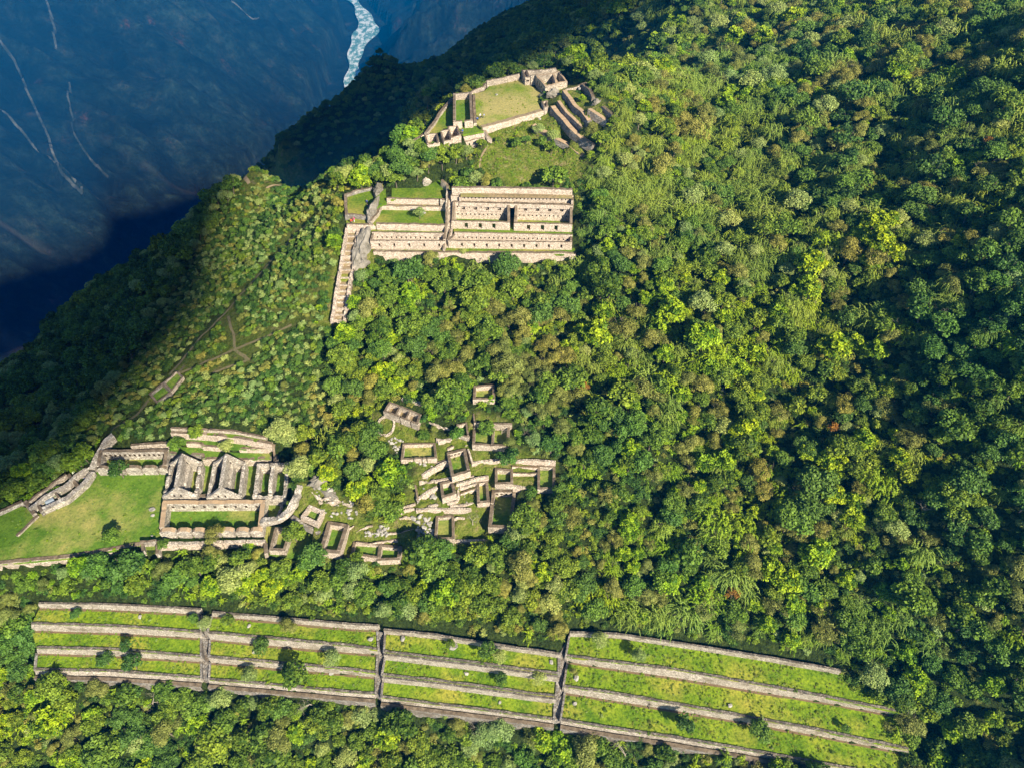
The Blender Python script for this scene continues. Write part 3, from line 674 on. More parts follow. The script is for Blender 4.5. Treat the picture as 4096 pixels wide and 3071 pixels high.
# summit walls
run('front retaining wall of the summit lawn', 9, [(775, 722), (1000, 665), (1200, 605), (1450, 535)], -104.3, 1.7, 1.6, 'pink', 'path')
run('white parapet wall on the canyon side of the summit lawn', 9, [(820, 205), (1000, 170), (1185, 130)], -102.6, 1.9, .6, 'pink', ctl=(0, 0))
run('bent parapet beside the open-fronted summit hall', 9, [(650, 330), (720, 290), (790, 270), (815, 225)], -103.6, 1.2, .7, 'pink', ctl=(0, 0))
run('raised stone walk right of the open-fronted hall', 9, [(665, 350), (672, 520), (680, 675)], -104.2, .8, .8, 'stone', ctl=(0, 0))
run('curved outer wall above the canyon at the summit', 9, [(448, 400), (370, 490), (300, 580), (255, 660), (160, 780)], -105.2, 1.3, .9, 'stone', ctl=(0, 0))
run('lowest curved wall left of the tower rooms', 9, [(150, 795), (60, 840), (5, 880)], -106.3, 1.2, .8, 'stone', ctl=(0, 0))
run('tall bright wall running right from the tower rooms', 9, [(165, 915), (290, 890), (420, 850), (530, 815), (800, 755)], [-106.9, -106.7, -106.4, -105.8, -105.0], 2.6, .9, 'pink', ctl=(1, 1))
run('upper step wall below the small square lawn', 9, [(490, 905), (640, 868), (795, 828)], [-107.6, -107.2, -106.9], .9, .5, 'pink')
run('lower step wall ending the summit staircase', 9, [(600, 925), (740, 888), (875, 845)], [-108.6, -108.1, -107.6], 1.1, .6, 'stone')
run('stepped end wall where the dirt trail starts', 9, [(800, 758), (825, 815), (872, 850)], [-105, -106.2, -107], 1.0, .6, 'pink')
run('back parapet behind the gatehouse and summit house', 9, [(1265, 95), (1390, 92), (1590, 70)], -101.8, 2.0, .7, 'stone', ctl=(0, 0))
run('inner back wall of the summit yard', 9, [(1385, 125), (1500, 105), (1600, 85)], -103.2, .9, .6, 'stone', ctl=(0, 0))
run('shaded wall linking gatehouse and summit house', 13, [(405, 300), (540, 280)], -101.6, 2.9, .6, 'stone', ctl=(0, 0))
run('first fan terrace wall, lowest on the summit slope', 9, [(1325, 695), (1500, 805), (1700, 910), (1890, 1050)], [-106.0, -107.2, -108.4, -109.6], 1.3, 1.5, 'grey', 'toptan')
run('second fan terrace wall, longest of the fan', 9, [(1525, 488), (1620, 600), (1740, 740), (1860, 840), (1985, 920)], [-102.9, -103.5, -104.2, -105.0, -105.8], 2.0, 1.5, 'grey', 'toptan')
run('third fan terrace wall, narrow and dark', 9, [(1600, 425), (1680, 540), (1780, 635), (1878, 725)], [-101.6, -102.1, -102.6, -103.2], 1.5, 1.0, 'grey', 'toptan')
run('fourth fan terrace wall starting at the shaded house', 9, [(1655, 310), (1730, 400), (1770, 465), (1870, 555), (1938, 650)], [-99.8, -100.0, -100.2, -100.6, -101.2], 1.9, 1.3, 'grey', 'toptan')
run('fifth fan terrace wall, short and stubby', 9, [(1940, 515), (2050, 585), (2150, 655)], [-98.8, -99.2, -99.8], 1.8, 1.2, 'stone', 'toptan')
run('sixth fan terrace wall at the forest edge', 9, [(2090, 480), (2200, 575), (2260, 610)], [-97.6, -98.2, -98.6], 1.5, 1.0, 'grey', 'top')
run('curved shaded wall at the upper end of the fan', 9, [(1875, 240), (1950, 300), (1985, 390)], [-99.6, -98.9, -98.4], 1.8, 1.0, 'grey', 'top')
run('thin wall from the shaded house to the forest', 9, [(1690, 300), (1800, 275), (1930, 225)], [-100.9, -100.4, -100], 1.0, .6, 'stone')
# stepped channel of small terraces
CHX = [(560, 200, 345), (660, 185, 325), (800, 160, 300), (950, 138, 290), (1060, 118, 262), (1200, 92, 240), (1350, 70, 220), (1480, 50, 200)]
def chl(y, side): return float(np.interp(y, [c[0] for c in CHX], [c[1 + side] for c in CHX]))
def chz(y): return float(np.interp(y, [560, 1480], [-120.6, -131.0]))
CROSS = [590, 655, 725, 800, 850, 910, 985, 1062, 1130, 1190, 1240, 1300, 1360, 1420, 1475]
for a, b_ in zip(CROSS[:-1], CROSS[1:]):
    z_ = chz(b_) - .2
    PADS.append((np.array([W(*K(7, (chl(a, 0), a))[0], z_)[:2], W(*K(7, (chl(a, 1), a))[0], z_)[:2], W(*K(7, (chl(b_, 1), b_))[0], z_)[:2], W(*K(7, (chl(b_, 0), b_))[0], z_)[:2]]), z_ - .4))

WPADS = []
for r in RUNS:
    WPADS.append((np.vstack([r['top'][:, :2], r['bot'][::-1, :2]]), float(r['bot'][:, 2].min()) - .2) if len(r['top']) < 3 else None)
    n_ = max(2, int(plen(r['top']) / 4) + 1)
    a_, b_ = resample(r['top'], n_), resample(r['bot'], n_)
    WPADS.pop()
    for i in range(n_ - 1):
        WPADS.append((np.array([a_[i, :2], a_[i + 1, :2], b_[i + 1, :2], b_[i, :2]]), min(b_[i, 2], b_[i + 1, 2]) - .2))
for s in SEC:
    for a_, b_, z_ in [(s['T'][i], s['B'][i], TZ[i][1] - .45) for i in range(4)] + [(s['LT'], s['LB'], ZLOW - .3)]:
        WPADS.append((np.array([q[:2] for q in a_] + [q[:2] for q in b_[::-1]]), z_))
# ------------------------------------------------------------------ TERRAIN height function
CT = []
def ct(u, v, z): q = W(u, v, z); CT.append((q[0], q[1], z))
for a in [(0, 3071, -177), (1000, 3071, -176), (2000, 3071, -176), (3000, 3071, -177), (3600, 3071, -170), (4096, 3071, -158), (-900, 3071, -180),
          (4096, 2700, -142), (4096, 2200, -125), (4096, 1500, -106), (4096, 800, -98), (4096, 0, -86), (3600, 2300, -139), (3600, 1700, -122), (3000, 1500, -127), (3000, 2100, -141), (2600, 2350, -150.5),
          (3000, 2480, -152.5), (3400, 2620, -154.5), (3600, 2700, -155), (1200, 2300, -151.5), (600, 2330, -152.5), (1700, 2400, -153), (2300, 2300, -149.5),
          (2500, 1200, -126), (2500, 1700, -135), (2300, 1500, -133), (2000, 1300, -130), (1500, 1350, -133), (1300, 1600, -139), (3000, 800, -117), (3000, 0, -113), (3600, 400, -97), (2500, 0, -128), (2700, 300, -111), (2780, 0, -116),
          (3300, 1100, -113), (3600, 900, -104), (2500, 600, -107.5), (2350, 380, -103), (2300, 0, -175), (2100, 200, -152), (1800, 330, -155), (1667, 463, -168), (1519, 226, -247), (1600, 290, -254), (1297, 445, -268), (1111, 575, -276),
          (797, 830, -286), (1010, 676, -138), (1294, 705, -122.5), (870, 825, -153), (741, 970, -171), (600, 1075, -183), (463, 1140, -194), (130, 1490, -219), (0, 1660, -226), (1186, 963, -133), (926, 1297, -140), (611, 1575, -145.5), (426, 1760, -148),
          (370, 1482, -168), (185, 1760, -163), (60, 1880, -160), (0, 2408, -158), (0, 2779, -171), (150, 2600, -166), (1400, 1100, -129), (1250, 1350, -133), (900, 1500, -142), (1000, 900, -147), (760, 1200, -152),
          (-500, 2300, -165), (-500, 1900, -190), (2150, 640, -110.5), (2000, 690, -111.3), (1750, 640, -111.5), (1600, 640, -113), (1450, 700, -117), (2250, 560, -109), (2330, 640, -110), (1900, 560, -108.2), (2380, 900, -117.5), (2400, 1050, -122)]:
    ct(*a)
for a in [(0, 15, -192), (-60, 0, -198), (90, 10, -150), (150, 40, -88), (130, 0, -122), (230, 60, -30), (240, 160, -22), (200, 280, -72), (340, 250, -20), (320, 0, -30), (120, -80, -160), (-120, 40, -188), (-260, 80, -260), (-230, 150, -245), (-260, 240, -290),
          (-830, 950, -1100), (-720, 1400, -1100), (-540, 2100, -1100), (-545, 2600, -1100), (-560, 3000, -1100), (-740, 3400, -1100), (-900, 4200, -1100), (-900, 400, -1100), (-950, -200, -1100), (-520, 250, -700), (-600, -200, -760),
          (-200, 1500, -820), (100, 1500, -640), (-250, 2300, -880), (0, 3000, -800), (400, 2000, -500), (300, 700, -150), (170, 500, -190), (300, 420, -60),
          (600, 600, 100), (900, 1200, 120), (900, 2200, 0), (1500, 400, 140), (1500, 3500, 0), (600, 4000, -600), (-1600, 5200, -600), (600, 5500, -300), (3000, 1000, 150), (1200, -600, 60)]:
    CT.append(a)
FLP = [(-950, -200), (-900, 400), (-830, 950), (-720, 1400), (-540, 2100), (-545, 2600), (-560, 3000), (-740, 3400), (-900, 4200)]
for u, v, z in [(1010, 690, -140), (870, 835, -153), (741, 980, -171), (600, 1085, -183), (463, 1150, -194), (290, 1310, -206), (130, 1500, -219), (0, 1670, -226), (-250, 1880, -232), (1230, 700, -126), (1815, 400, -106.5), (1758, 470, -107), (1704, 542, -107.6), (1655, 575, -109), (1590, 612, -112.5), (1480, 675, -118), (1380, 705, -121.5), (1885, 368, -105.5), (1950, 328, -105.5), (2075, 300, -105.5), (2200, 278, -106), (2290, 285, -106.5),
                (1519, 228, -247), (1400, 365, -262), (1297, 450, -268), (1111, 580, -276), (950, 710, -284), (797, 835, -288), (1650, 300, -254), (1790, 175, -248), (1964, 40, -240)]:
    q = W(u, v, z); hd = q[:2] / np.linalg.norm(q[:2]); sl = z / np.linalg.norm(q[:2])
    for dd, ex in (((14, 5), (45, 16), (110, 34)) if (u > 1370 and v > 265 and z > -125) else ((45, 14), (120, 70), (280, 190))):
        CT.append((q[0] + hd[0] * dd, q[1] + hd[1] * dd, z + sl * dd - ex))
for d, z in ((350, -890), (900, -560), (1500, -240), (2600, 80)):
    for fx, fy in FLP:
        CT.append((fx - .96 * d, fy + .26 * d, z))
for poly, z in PADS:
    c = poly.mean(0)
    n_ = len(poly)
    for i in range(n_):
        a, b_ = poly[i], poly[(i + 1) % n_]
        L = np.linalg.norm(b_ - a)
        for t in np.linspace(0, 1, max(1, int(L / 7)) + 1)[:-1]:
            q = a * (1 - t) + b_ * t
            q = q + (c - q) / (np.linalg.norm(c - q) + 1e-6) * 0.5
            CT.append((q[0], q[1], z + 0.35))
for r in RUNS:
    n = max(2, int(plen(r['top']) / 6) + 1)
    T_, B_ = resample(r['top'], n), resample(r['bot'], n)
    N_ = resample(np.c_[r['top'][:, :2] * 0 + r['n'], 0 * r['n'][:, :1]], n) if False else None
    for i in range(n):
        d = B_[i, :2] - T_[i, :2]; d = d / (np.linalg.norm(d) + 1e-9)
        if r['ctl'][0]: CT.append((B_[i, 0] + d[0] * 1.0, B_[i, 1] + d[1] * 1.0, B_[i, 2] - .05))
        if r['ctl'][1]: CT.append((T_[i, 0] - d[0] * (r['back'] + .5), T_[i, 1] - d[1] * (r['back'] + .5), T_[i, 2] - .25))
for s in SEC:
    for q in s['LB']: CT.append((q[0], q[1] - 1.2, ZLOW - .1))
    for q in s['T'][0]: CT.append((q[0], q[1] + 1.5, TZ[0][0] + .1))
# thin out near duplicates
keep = []
for q in sorted(CT, key=lambda q: 0):
    if all((q[0] - k[0]) ** 2 + (q[1] - k[1]) ** 2 > 1.2 for k in keep): keep.append(q)
CTA = np.array(keep)
D_ = np.sqrt(((CTA[:, None, :2] - CTA[None, :, :2]) ** 2).sum(-1) + 0.3)
nC = len(CTA)
A_ = np.zeros((nC + 3, nC + 3)); A_[:nC, :nC] = D_ + np.eye(nC) * -0.02; A_[:nC, nC] = 1; A_[:nC, nC + 1:] = CTA[:, :2]; A_[nC, :nC] = 1; A_[nC + 1:, :nC] = CTA[:, :2].T
WT = np.linalg.solve(A_, np.r_[CTA[:, 2], 0, 0, 0])
def rbf(x, y):
    out = WT[nC] + WT[nC + 1] * x + WT[nC + 2] * y
    for i in range(nC):
        out = out + WT[i] * np.sqrt((x - CTA[i, 0]) ** 2 + (y - CTA[i, 1]) ** 2 + 0.3)
    return out
def axis(lo, hi, st, farlo, farhi, g, mx_lo, mx_hi):
    a = list(np.arange(lo, hi, st)); s = st
    while a[-1] < farhi: s = min(s * g, mx_hi); a.append(a[-1] + s)
    s = st
    while a[0] > farlo: s = min(s * g, mx_lo); a.insert(0, a[0] - s)
    return np.array(a)
gx = axis(-200, 165, 0.85, -3200, 3200, 1.035, 15, 120)
gy = axis(40, 300, 0.85, -900, 5600, 1.02, 60, 13)
GX, GY = np.meshgrid(gx, gy)
GZ = rbf(GX, GY)
def inpoly(x, y, poly):
    r = np.zeros(x.shape, bool)
    n_ = len(poly)
    for i in range(n_):
        x0, y0 = poly[i]; x1, y1 = poly[(i + 1) % n_]
        c = ((y0 > y) != (y1 > y))
        with np.errstate(divide='ignore', invalid='ignore'):
            xi = (x1 - x0) * (y - y0) / (y1 - y0 + 1e-12) + x0
        r ^= c & (x < xi)
    return r
padm = np.zeros(GX.shape, bool)
fd = np.sqrt(np.maximum(0, np.maximum(np.maximum(-200 - GX, GX - 165), np.maximum(GY - 300, 40 - GY))) ** 2)
farw = np.clip((fd - 40) / 400, 0, 1)
midw = np.clip((np.hypot(np.maximum(0, GY - 250), np.maximum(0, -110 - GX))) / 80, 0, 1)
# canyon: distance left / right of the floor line
fl = np.array(FLP + [(-1100, 5600)], float)
fx_ = np.interp(GY, fl[:, 1], fl[:, 0])
dl = np.abs(fx_ - GX)
wx, wy = GX + 60 * fbm(GX / 300, GY / 300, 3, 50), GY + 60 * fbm(GX / 300, GY / 300, 3, 60)
gul = ridged(wy / 420 + wx / 900, wx / 1500, 5, 5)
canw = np.clip(dl / 260, 0, 1) * farw * np.where(GX > fx_, np.maximum(np.clip((-330 - GX) / 150, 0, 1), np.clip((GY - 1000) / 300, 0, 1)), 1)
GZ = GZ + canw * (gul * 55 + 42 * ridged(wy / 95 + wx / 300, wx / 260, 4, 9)) + canw * 26 * fbm(GX / 70, GY / 70, 5, 3)
GZ = np.where(dl < 100, np.minimum(GZ, -1108 + 0 * GZ), GZ)
GZ = GZ + midw * (1 - canw) * (5 * fbm(GX / 45, GY / 45, 4, 21))
nearw = 1 - midw
rw = np.clip((GX - 18) / 35, 0, 1) * np.clip((GY - 88) / 25, 0, 1) * np.clip((560 - GY) / 150, 0, 1)
gd = GX * .86 - GY * .5
GZ = GZ + rw * (4.2 * ridged(gd / 34 + .3 * vnoise(GX / 40, GY / 40, 71), (GX * .5 + GY * .86) / 110, 3, 72) + 1.5 * fbm(GX / 14, GY / 14, 3, 73))
GZ = GZ + nearw * 0.5 * fbm(GX / 9, GY / 9, 3, 31)
cs_ = []
for poly, z in PADS + WPADS:
    lo, hi = poly.min(0) - 2, poly.max(0) + 2
    ix = np.where((gx > lo[0]) & (gx < hi[0]))[0]; iy = np.where((gy > lo[1]) & (gy < hi[1]))[0]
    if len(ix) == 0 or len(iy) == 0: continue
    sl = np.ix_(iy, ix)
    c = poly.mean(0)
    m_ = np.zeros(GX[sl].shape, bool)
    for dx, dy in ((0, 0), (.45, 0), (-.45, 0), (0, .45), (0, -.45)):
        m_ |= inpoly(GX[sl] + dx, GY[sl] + dy, poly)
    GZ[sl] = np.where(m_, np.minimum(GZ[sl], z), GZ[sl])
    padm[sl] |= m_
def T(x, y):
    x, y = np.asarray(x, float), np.asarray(y, float)
    i = np.clip(np.searchsorted(gx, x) - 1, 0, len(gx) - 2); j = np.clip(np.searchsorted(gy, y) - 1, 0, len(gy) - 2)
    fx, fy = (x - gx[i]) / (gx[i + 1] - gx[i]), (y - gy[j]) / (gy[j + 1] - gy[j])
    return (GZ[j, i] * (1 - fx) + GZ[j, i + 1] * fx) * (1 - fy) + (GZ[j + 1, i] * (1 - fx) + GZ[j + 1, i + 1] * fx) * fy
TS = np.geomspace(60, 5000, 1500)
def G(u, v):
    d = ray(u, v); d = d / np.linalg.norm(d)
    q = d[None] * TS[:, None]
    h = q[:, 2] - T(q[:, 0], q[:, 1])
    k = np.argmax(h < 0)
    if k == 0: k = len(TS) - 1
    a = h[k - 1] / (h[k - 1] - h[k] + 1e-9)
    q = q[k - 1] * (1 - a) + q[k] * a
    return np.array([q[0], q[1], float(T(q[0], q[1]))])
def GK(k, pts): return [G(u, v) for u, v in K(k, *pts)]

# cover paint: grassy ground polygons (photo pixels -> ground points)
grassm = np.zeros(GX.shape)
EXC = [p_ for p_, z in PADS]
GRASS = [
    GK(17, [(560, 60), (700, 100), (900, 100), (920, 300), (880, 600), (700, 640), (620, 760), (420, 850), (230, 900), (220, 860), (360, 740), (540, 540), (560, 300)]),
    GK(9, [(760, 760), (1290, 590), (1480, 540), (1990, 980), (1900, 1120), (2000, 1330), (1500, 1380), (740, 1400), (690, 1150), (800, 950)]),
    GK(9, [(1500, 480), (1700, 260), (1930, 250), (2200, 600), (2100, 700), (1980, 960)]),
    GK(3, [(770, 350), (840, 330), (1120, 440), (1280, 560), (1500, 350), (1760, 400), (1780, 600), (2110, 700), (2110, 930), (1820, 940), (1790, 1210), (1640, 1320), (1200, 1330), (960, 1480), (640, 1480), (360, 1420), (130, 1330),
           (0, 1400), (0, 1180), (150, 1150), (230, 850), (430, 880), (620, 1040), (700, 1120), (950, 1050), (1060, 850), (1080, 720), (900, 620), (750, 460)]),
    GK(7, [(200, 560), (480, 560), (480, 980), (280, 1100), (240, 1500), (-60, 1560), (20, 1100), (110, 900), (180, 700)]),
    GK(10, [(1050, 740), (1180, 760), (1400, 800), (1100, 850), (1060, 800)]),
]
for gi_, g in enumerate(GRASS):
    g2 = np.array(g)[:, :2]
    grassm = np.maximum(grassm, inpoly(GX, GY, g2) * (.42 if gi_ == 0 else 1.0))
for _ in range(2):
    grassm[1:-1, 1:-1] = (grassm[1:-1, 1:-1] * 2 + grassm[:-2, 1:-1] + grassm[2:, 1:-1] + grassm[1:-1, :-2] + grassm[1:-1, 2:]) / 6
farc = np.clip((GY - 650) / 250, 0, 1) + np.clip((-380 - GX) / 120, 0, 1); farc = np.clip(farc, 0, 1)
# pale scree lines in the gullies of the far wall
gl = np.abs(vnoise(wy / 260 + wx / 1300, wx / 1500, 77)); gl2 = np.clip(1 - gl * 80, 0, 1) * np.clip(.5 + 3 * vnoise(wx / 220, wy / 220, 91), 0, 1) * farc * (GX < fx_ - 60) * 0.4
nx_, ny_ = len(gx), len(gy)
V = np.stack([GX.ravel(), GY.ravel(), GZ.ravel()], 1)
ii = (np.arange(ny_ - 1)[:, None] * nx_ + np.arange(nx_ - 1)[None]).ravel()
Fq = np.stack([ii, ii + 1, ii + nx_ + 1, ii + nx_], 1)
me = bpy.data.meshes.new('terrain')
me.vertices.add(len(V)); me.vertices.foreach_set('co', V.astype(np.float32).ravel())
me.loops.add(len(Fq) * 4); me.loops.foreach_set('vertex_index', Fq.astype(np.int32).ravel())
me.polygons.add(len(Fq)); me.polygons.foreach_set('loop_start', (np.arange(len(Fq)) * 4).astype(np.int32))
try: me.polygons.foreach_set('loop_total', np.full(len(Fq), 4, np.int32))
except Exception: pass
me.polygons.foreach_set('use_smooth', np.ones(len(Fq), bool))
me.materials.append(M['terrain'])
me.update(calc_edges=True)
ca = me.color_attributes.new('cov', 'FLOAT_COLOR', 'POINT')
relief_shade = np.clip(.55 + .38 * gul + .25 * ridged(wy / 95 + wx / 300, wx / 260, 4, 9), .12, 2.2)  # relief shade painted into the colour: gullies darker, ridges paler
cc = np.stack([grassm.ravel(), farc.ravel(), gl2.ravel() * .5, relief_shade.ravel()], 1).astype(np.float32)
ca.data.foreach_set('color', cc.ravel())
terr = bpy.data.objects.new('terrain', me); C.objects.link(terr); terr['kind'] = 'structure'

# river
RV = []
ry = np.arange(600, 5200, 30.0)
rx = np.interp(ry, fl[:, 1], fl[:, 0]) + 30 * np.sin(ry / 160)
V = []; Fc = []
for i, (x, y) in enumerate(zip(rx, ry)):
    wd = 32 + 12 * math.sin(y / 90) + 6 * math.sin(y / 33)
    V += [(x - wd, y, -1098), (x - wd, y, -1102), (x + wd, y, -1098), (x + wd, y, -1102)]
    if i: a = 4 * (i - 1); Fc.append((a, a + 2, a + 6, a + 4)); 
m, nt, b = newmat('river_water')
rn = noise(nt, pos(nt, 1, .5, 1), 0.05, 6, 0.75)
nt.links.new(ramp(nt, rn, [(0.40, (0.08, 0.25, 0.26)), (0.50, (0.25, 0.45, 0.45)), (0.55, (0.85, 0.9, 0.9))]), b.inputs['Base Color'])
b.inputs['Roughness'].default_value = 0.4
struct('river', V, Fc, m)

# ------------------------------------------------------------------ lawns
def lawn_mesh(nm, poly, mat):
    P = np.array(poly); n_ = len(P)
    V = np.vstack([P, P - [0, 0, 0.6]])
    Fc = [tuple(range(n_))] + [(i, (i + 1) % n_, (i + 1) % n_ + n_, i + n_) for i in range(n_)]
    return struct(nm, V, Fc, M[mat])
for nm, poly, mat in LAWNS: lawn_mesh(nm, poly, mat)

# ------------------------------------------------------------------ terraces
LV = ['top', 'second', 'third', 'lowest']
SN = {'left': 'leftmost flight of the bottom terraces', 'second': 'second flight from the left', 'third': 'third flight, left of the widest', 'right': 'wide right-hand flight'}
def offs(P, dy, dz):
    P = np.array(P, float).copy(); P[:, 1] += dy; P[:, 2] += dz; return P
for s in SEC:
    for i in range(4):
        c = np.mean(s['T'][i], axis=0); c[2] = TZ[i][1]
        th = thing('terrace_wall', f"{LV[i]} stone retaining wall in the {SN[s['nm']]}", 'terrace wall', c, 'retaining walls of the bottom terraces')
        strip('wall_face', s['T'][i], s['B'][i], 0.5, th, [M['terrwall'], M['coping']], rag=0.05)
        if i: 
            strip('coping', offs(s['T'][i], 0.12, 0.28), offs(s['T'][i], 0.10, 0.0), 0.42, th, [M['coping'], M['coping']], rag=0.07)
        if i == 3:
            strip('footing', s['LT'], s['LB'], 0.8, th, [M['grey'], M['top']], rag=0.05)
        # soil strip along the foot
        if i < 3:
            n = 40
            A = resample(s['B'][i], n); B2 = A.copy(); B2[:, 1] -= 0.45
            A[:, 2] += 0.012; B2[:, 2] += 0.012; A[:, 1] += .3
            B2[:, 1] += smooth_rand(n, .08, i)
            struct('soil_strip', np.vstack([A, B2]), [(k, k + 1, k + 1 + n, k + n) for k in range(n - 1)], M['soil'])
# stairways in the slots
for q, (a, i, l1, r1, r2, l2) in enumerate(SLOTS):
    zt, zb = TZ[i][1], (TZ[i + 1][1])
    c = (l1 + r1 + r2 + l2) / 4; c[2] = zb
    th = thing('stone_stairway', f"{['upper', 'middle', 'lower'][i]} steps in the {['left', 'middle', 'right'][a]} stair channel between terraces", 'stairway', c, 'stair channels of the bottom terraces')
    n = 9; V = []; Fc = []
    for k in range(n):
        f0, f1 = k / n, (k + 1) / n
        z_ = zt + (zb - zt) * (k + 1) / n
        A, B, D, E = l1 + (l2 - l1) * f0, r1 + (r2 - r1) * f0, r1 + (r2 - r1) * f1, l1 + (l2 - l1) * f1
        o = len(V)
        for p_ in (A, B, D, E): V.append((p_[0], p_[1], z_))
        for p_ in (A, B, D, E): V.append((p_[0], p_[1], z_ - 0.9))
        Fc += [(o, o + 1, o + 2, o + 3), (o + 3, o + 2, o + 6, o + 7), (o, o + 4, o + 5, o + 1)]
    mk('steps', V, Fc, M['grey'], parent=th)
    for (p0, p1) in ((l1, l2), (r1, r2)):
        wall('side_wall', p0, p1, zb - .2, zt + .35, .42, th, [M['grey'], M['grey']], front=(1, 0) if p0 is l1 else (-1, 0), rag=.06)
# left end wall of the lowest lawn
th = thing('stone_wall', 'short end wall closing the lowest terrace lawn at the forest edge', 'wall', SEC[0]['B'][2][0])
wall('wall_body', SEC[0]['B'][2][0], SEC[0]['T'][3][0], TZ[2][1] - .5, TZ[2][1] + .4, .5, th, [M['grey'], M['grey']], front=(1, 0))

# ------------------------------------------------------------------ wall runs
for r in RUNS:
    c = r['bot'].mean(0)
    th = thing(r['name'], r['label'], r['cat'], c, r['group'])
    strip('wall_body', r['top'], r['bot'], r['back'], th, [M[r['mat']], M[r['toppm']]], rag=r['rag'])

# ------------------------------------------------------------------ buildings
def rounded(sc=.35): return lambda s: -sc * (abs(2 * s - 1) ** 7) * 1.5
for b in BLD:
    bl, br, fr, fl_ = b['c']; zb, h, t = b['zb'], b['h'], b['t']; sd = b['sides']; mt = [M[b['mat']], M[b['top']]]
    c = (bl + br + fr + fl_) / 4; c[2] = zb
    th = thing(b['name'], b['label'], b['cat'], c, b['group'])
    e = t / 2 - .003
    def side(nm, p0, p1, key, z1, front, ends, prof=None, ops=()):
        spec = sd.get(key, {}) if isinstance(sd.get(key, {}), dict) else {}
        d = (p1 - p0)[:2]; L = np.linalg.norm(d); d = d / L
        if 'piers' in spec:
            for a, b2 in spec['piers']:
                q0, q1 = p0[:2] + d * L * a, p0[:2] + d * L * b2
                e0 = ends[0] if a == 0 else 0; e1 = ends[1] if b2 == 1 else 0
                wall(nm + '_pier', q0, q1, zb, z1, t, th, mt, front=front, ends=(e0, e1), prof=rounded() if spec.get('round') else None, rag=b['rag'] * .6)
            return
        ops = list(ops)
        if 'niches' in spec:
            for k in range(spec['niches']):
                s = L * (k + .7) / (spec['niches'] + .4)
                ops.append((s - .3, s + .3, h * .45, h * .72, 'n'))
        if 'n' in spec:
            for k in range(spec['n']):
                s = L * (k + .7) / (spec['n'] + .4); ops.append((s - .25, s + .25, h * .45, h * .65, 'n'))
        if 'doors' in spec:
            for k in range(spec['doors']):
                s = L * (k + .75) / (spec['doors'] + .5); ops.append((s - .4, s + .4, h * .12, h * .62, 'n'))
        wall(nm, p0, p1, zb, z1, t, th, mt, openings=ops, front=front, ends=ends, prof=prof, rag=b['rag'])
    if 'hall2' in sd:
        H2 = sd['hall2']
        # back wall two storeys: its top pixels were taken at ztop2
        bl2, br2 = [W(*proj(q[0], q[1], q[2])[:2], zb + H2) for q in (bl, br)]
        L = np.linalg.norm((br2 - bl2)[:2])
        ops = []
        for k in range(4):
            s = L * (.165 + k * .222); ops.append((s - .5, s + .5, 3.1, 4.8, 'n'))
        for k in range(5):
            s = L * (.055 + k * .222); ops.append((s - .16, s + .16, 3.75, 4.2, 'n'))
        for k in range(12):
            s = L * (.06 + k * .0785); ops.append((s - .19, s + .19, 1.35, 1.8, 'n'))
        # widths must not overlap: shift small upper niches off the windows
        wall('back_wall', bl2, br2, zb, zb + H2, t, th, mt, openings=ops, front=(0, -1), ends=(e, e), rag=.08, deep=2.2)
        d2 = (br2 - bl2)[:2] / L
        off = np.array([d2[1], -d2[0]]) * (t / 2 + .10)
        wall('ledge', bl2[:2] + off + d2 * .3, br2[:2] + off - d2 * .3, zb + 2.55, zb + 2.72, .16, th, mt, front=(0, -1), rag=0.01, batter=0, bury=0)
        f0, f1 = fl_, fr
        Lf = np.linalg.norm((f1 - f0)[:2])
        wall('front_wall', f0, f1, zb, zb + h, t, th, mt, openings=[(Lf * s - .48, Lf * s + .48, .15, 1.95, 'd') for s in sd['doors']], front=(0, -1), ends=(e, e), rag=.06)
        def sp_(z0_, z1_): return lambda s: (z1_ - z0_) * (1 - s)
        wall('side_wall', bl2, f0, zb, zb + h, t, th, mt, front=(1, 0), prof=lambda s: (H2 - h) * (1 - s) ** 1.0, ends=(-t / 2, -t / 2), rag=.05)
        wall('side_wall', br2, f1, zb, zb + h, t, th, mt, front=(-1, 0), prof=lambda s: (H2 - h) * (1 - s) ** 1.0, ends=(-t / 2, -t / 2), rag=.05)
        continue
    if 'hall1' in sd:
        nd_, nn_ = sd['hall1']
        L = np.linalg.norm((br - bl)[:2])
        ops = [(L * (k + .8) / (nn_ + .6) - .17, L * (k + .8) / (nn_ + .6) + .17, h * .52, h * .74, 'n') for k in range(nn_)]
        wall('back_wall', bl, br, zb, zb + h + .6, t, th, mt, openings=ops, front=(0, -1), ends=(e, e), rag=.07, deep=.9)
        if nd_:
            Lf = np.linalg.norm((fr - fl_)[:2])
            ops = [(Lf * (.1 + .845 * (k + .02) / (nd_ - 1) * .97) - .3, Lf * (.1 + .845 * (k + .02) / (nd_ - 1) * .97) + .3, .5, 1.75, 'd') for k in range(nd_)]
            wall('front_wall', fl_, fr, zb, zb + h, t, th, mt, openings=ops, front=(0, -1), ends=(e, e), rag=.07)
        else:
            wall('front_wall', fl_, fr, zb, zb + h * .4, t, th, mt, front=(0, -1), ends=(e, e), rag=.07)
        wall('side_wall', bl, fl_, zb, zb + h + .2, t, th, mt, front=(1, 0), ends=(-t / 2, -t / 2), rag=.05)
        wall('side_wall', br, fr, zb, zb + h + .2, t, th, mt, front=(-1, 0), ends=(-t / 2, -t / 2), rag=.05)
        continue
    gp = (lambda s: sd['gable'] * (1 - abs(2 * s - 1))) if 'gable' in sd else None
    Lf = np.linalg.norm((fr - fl_)[:2])
    gops = [(Lf * .34, Lf * .34 + .45, h + .5, h + 1.3, 'n'), (Lf * .56, Lf * .56 + .45, h + .5, h + 1.3, 'n')] if gp else ()
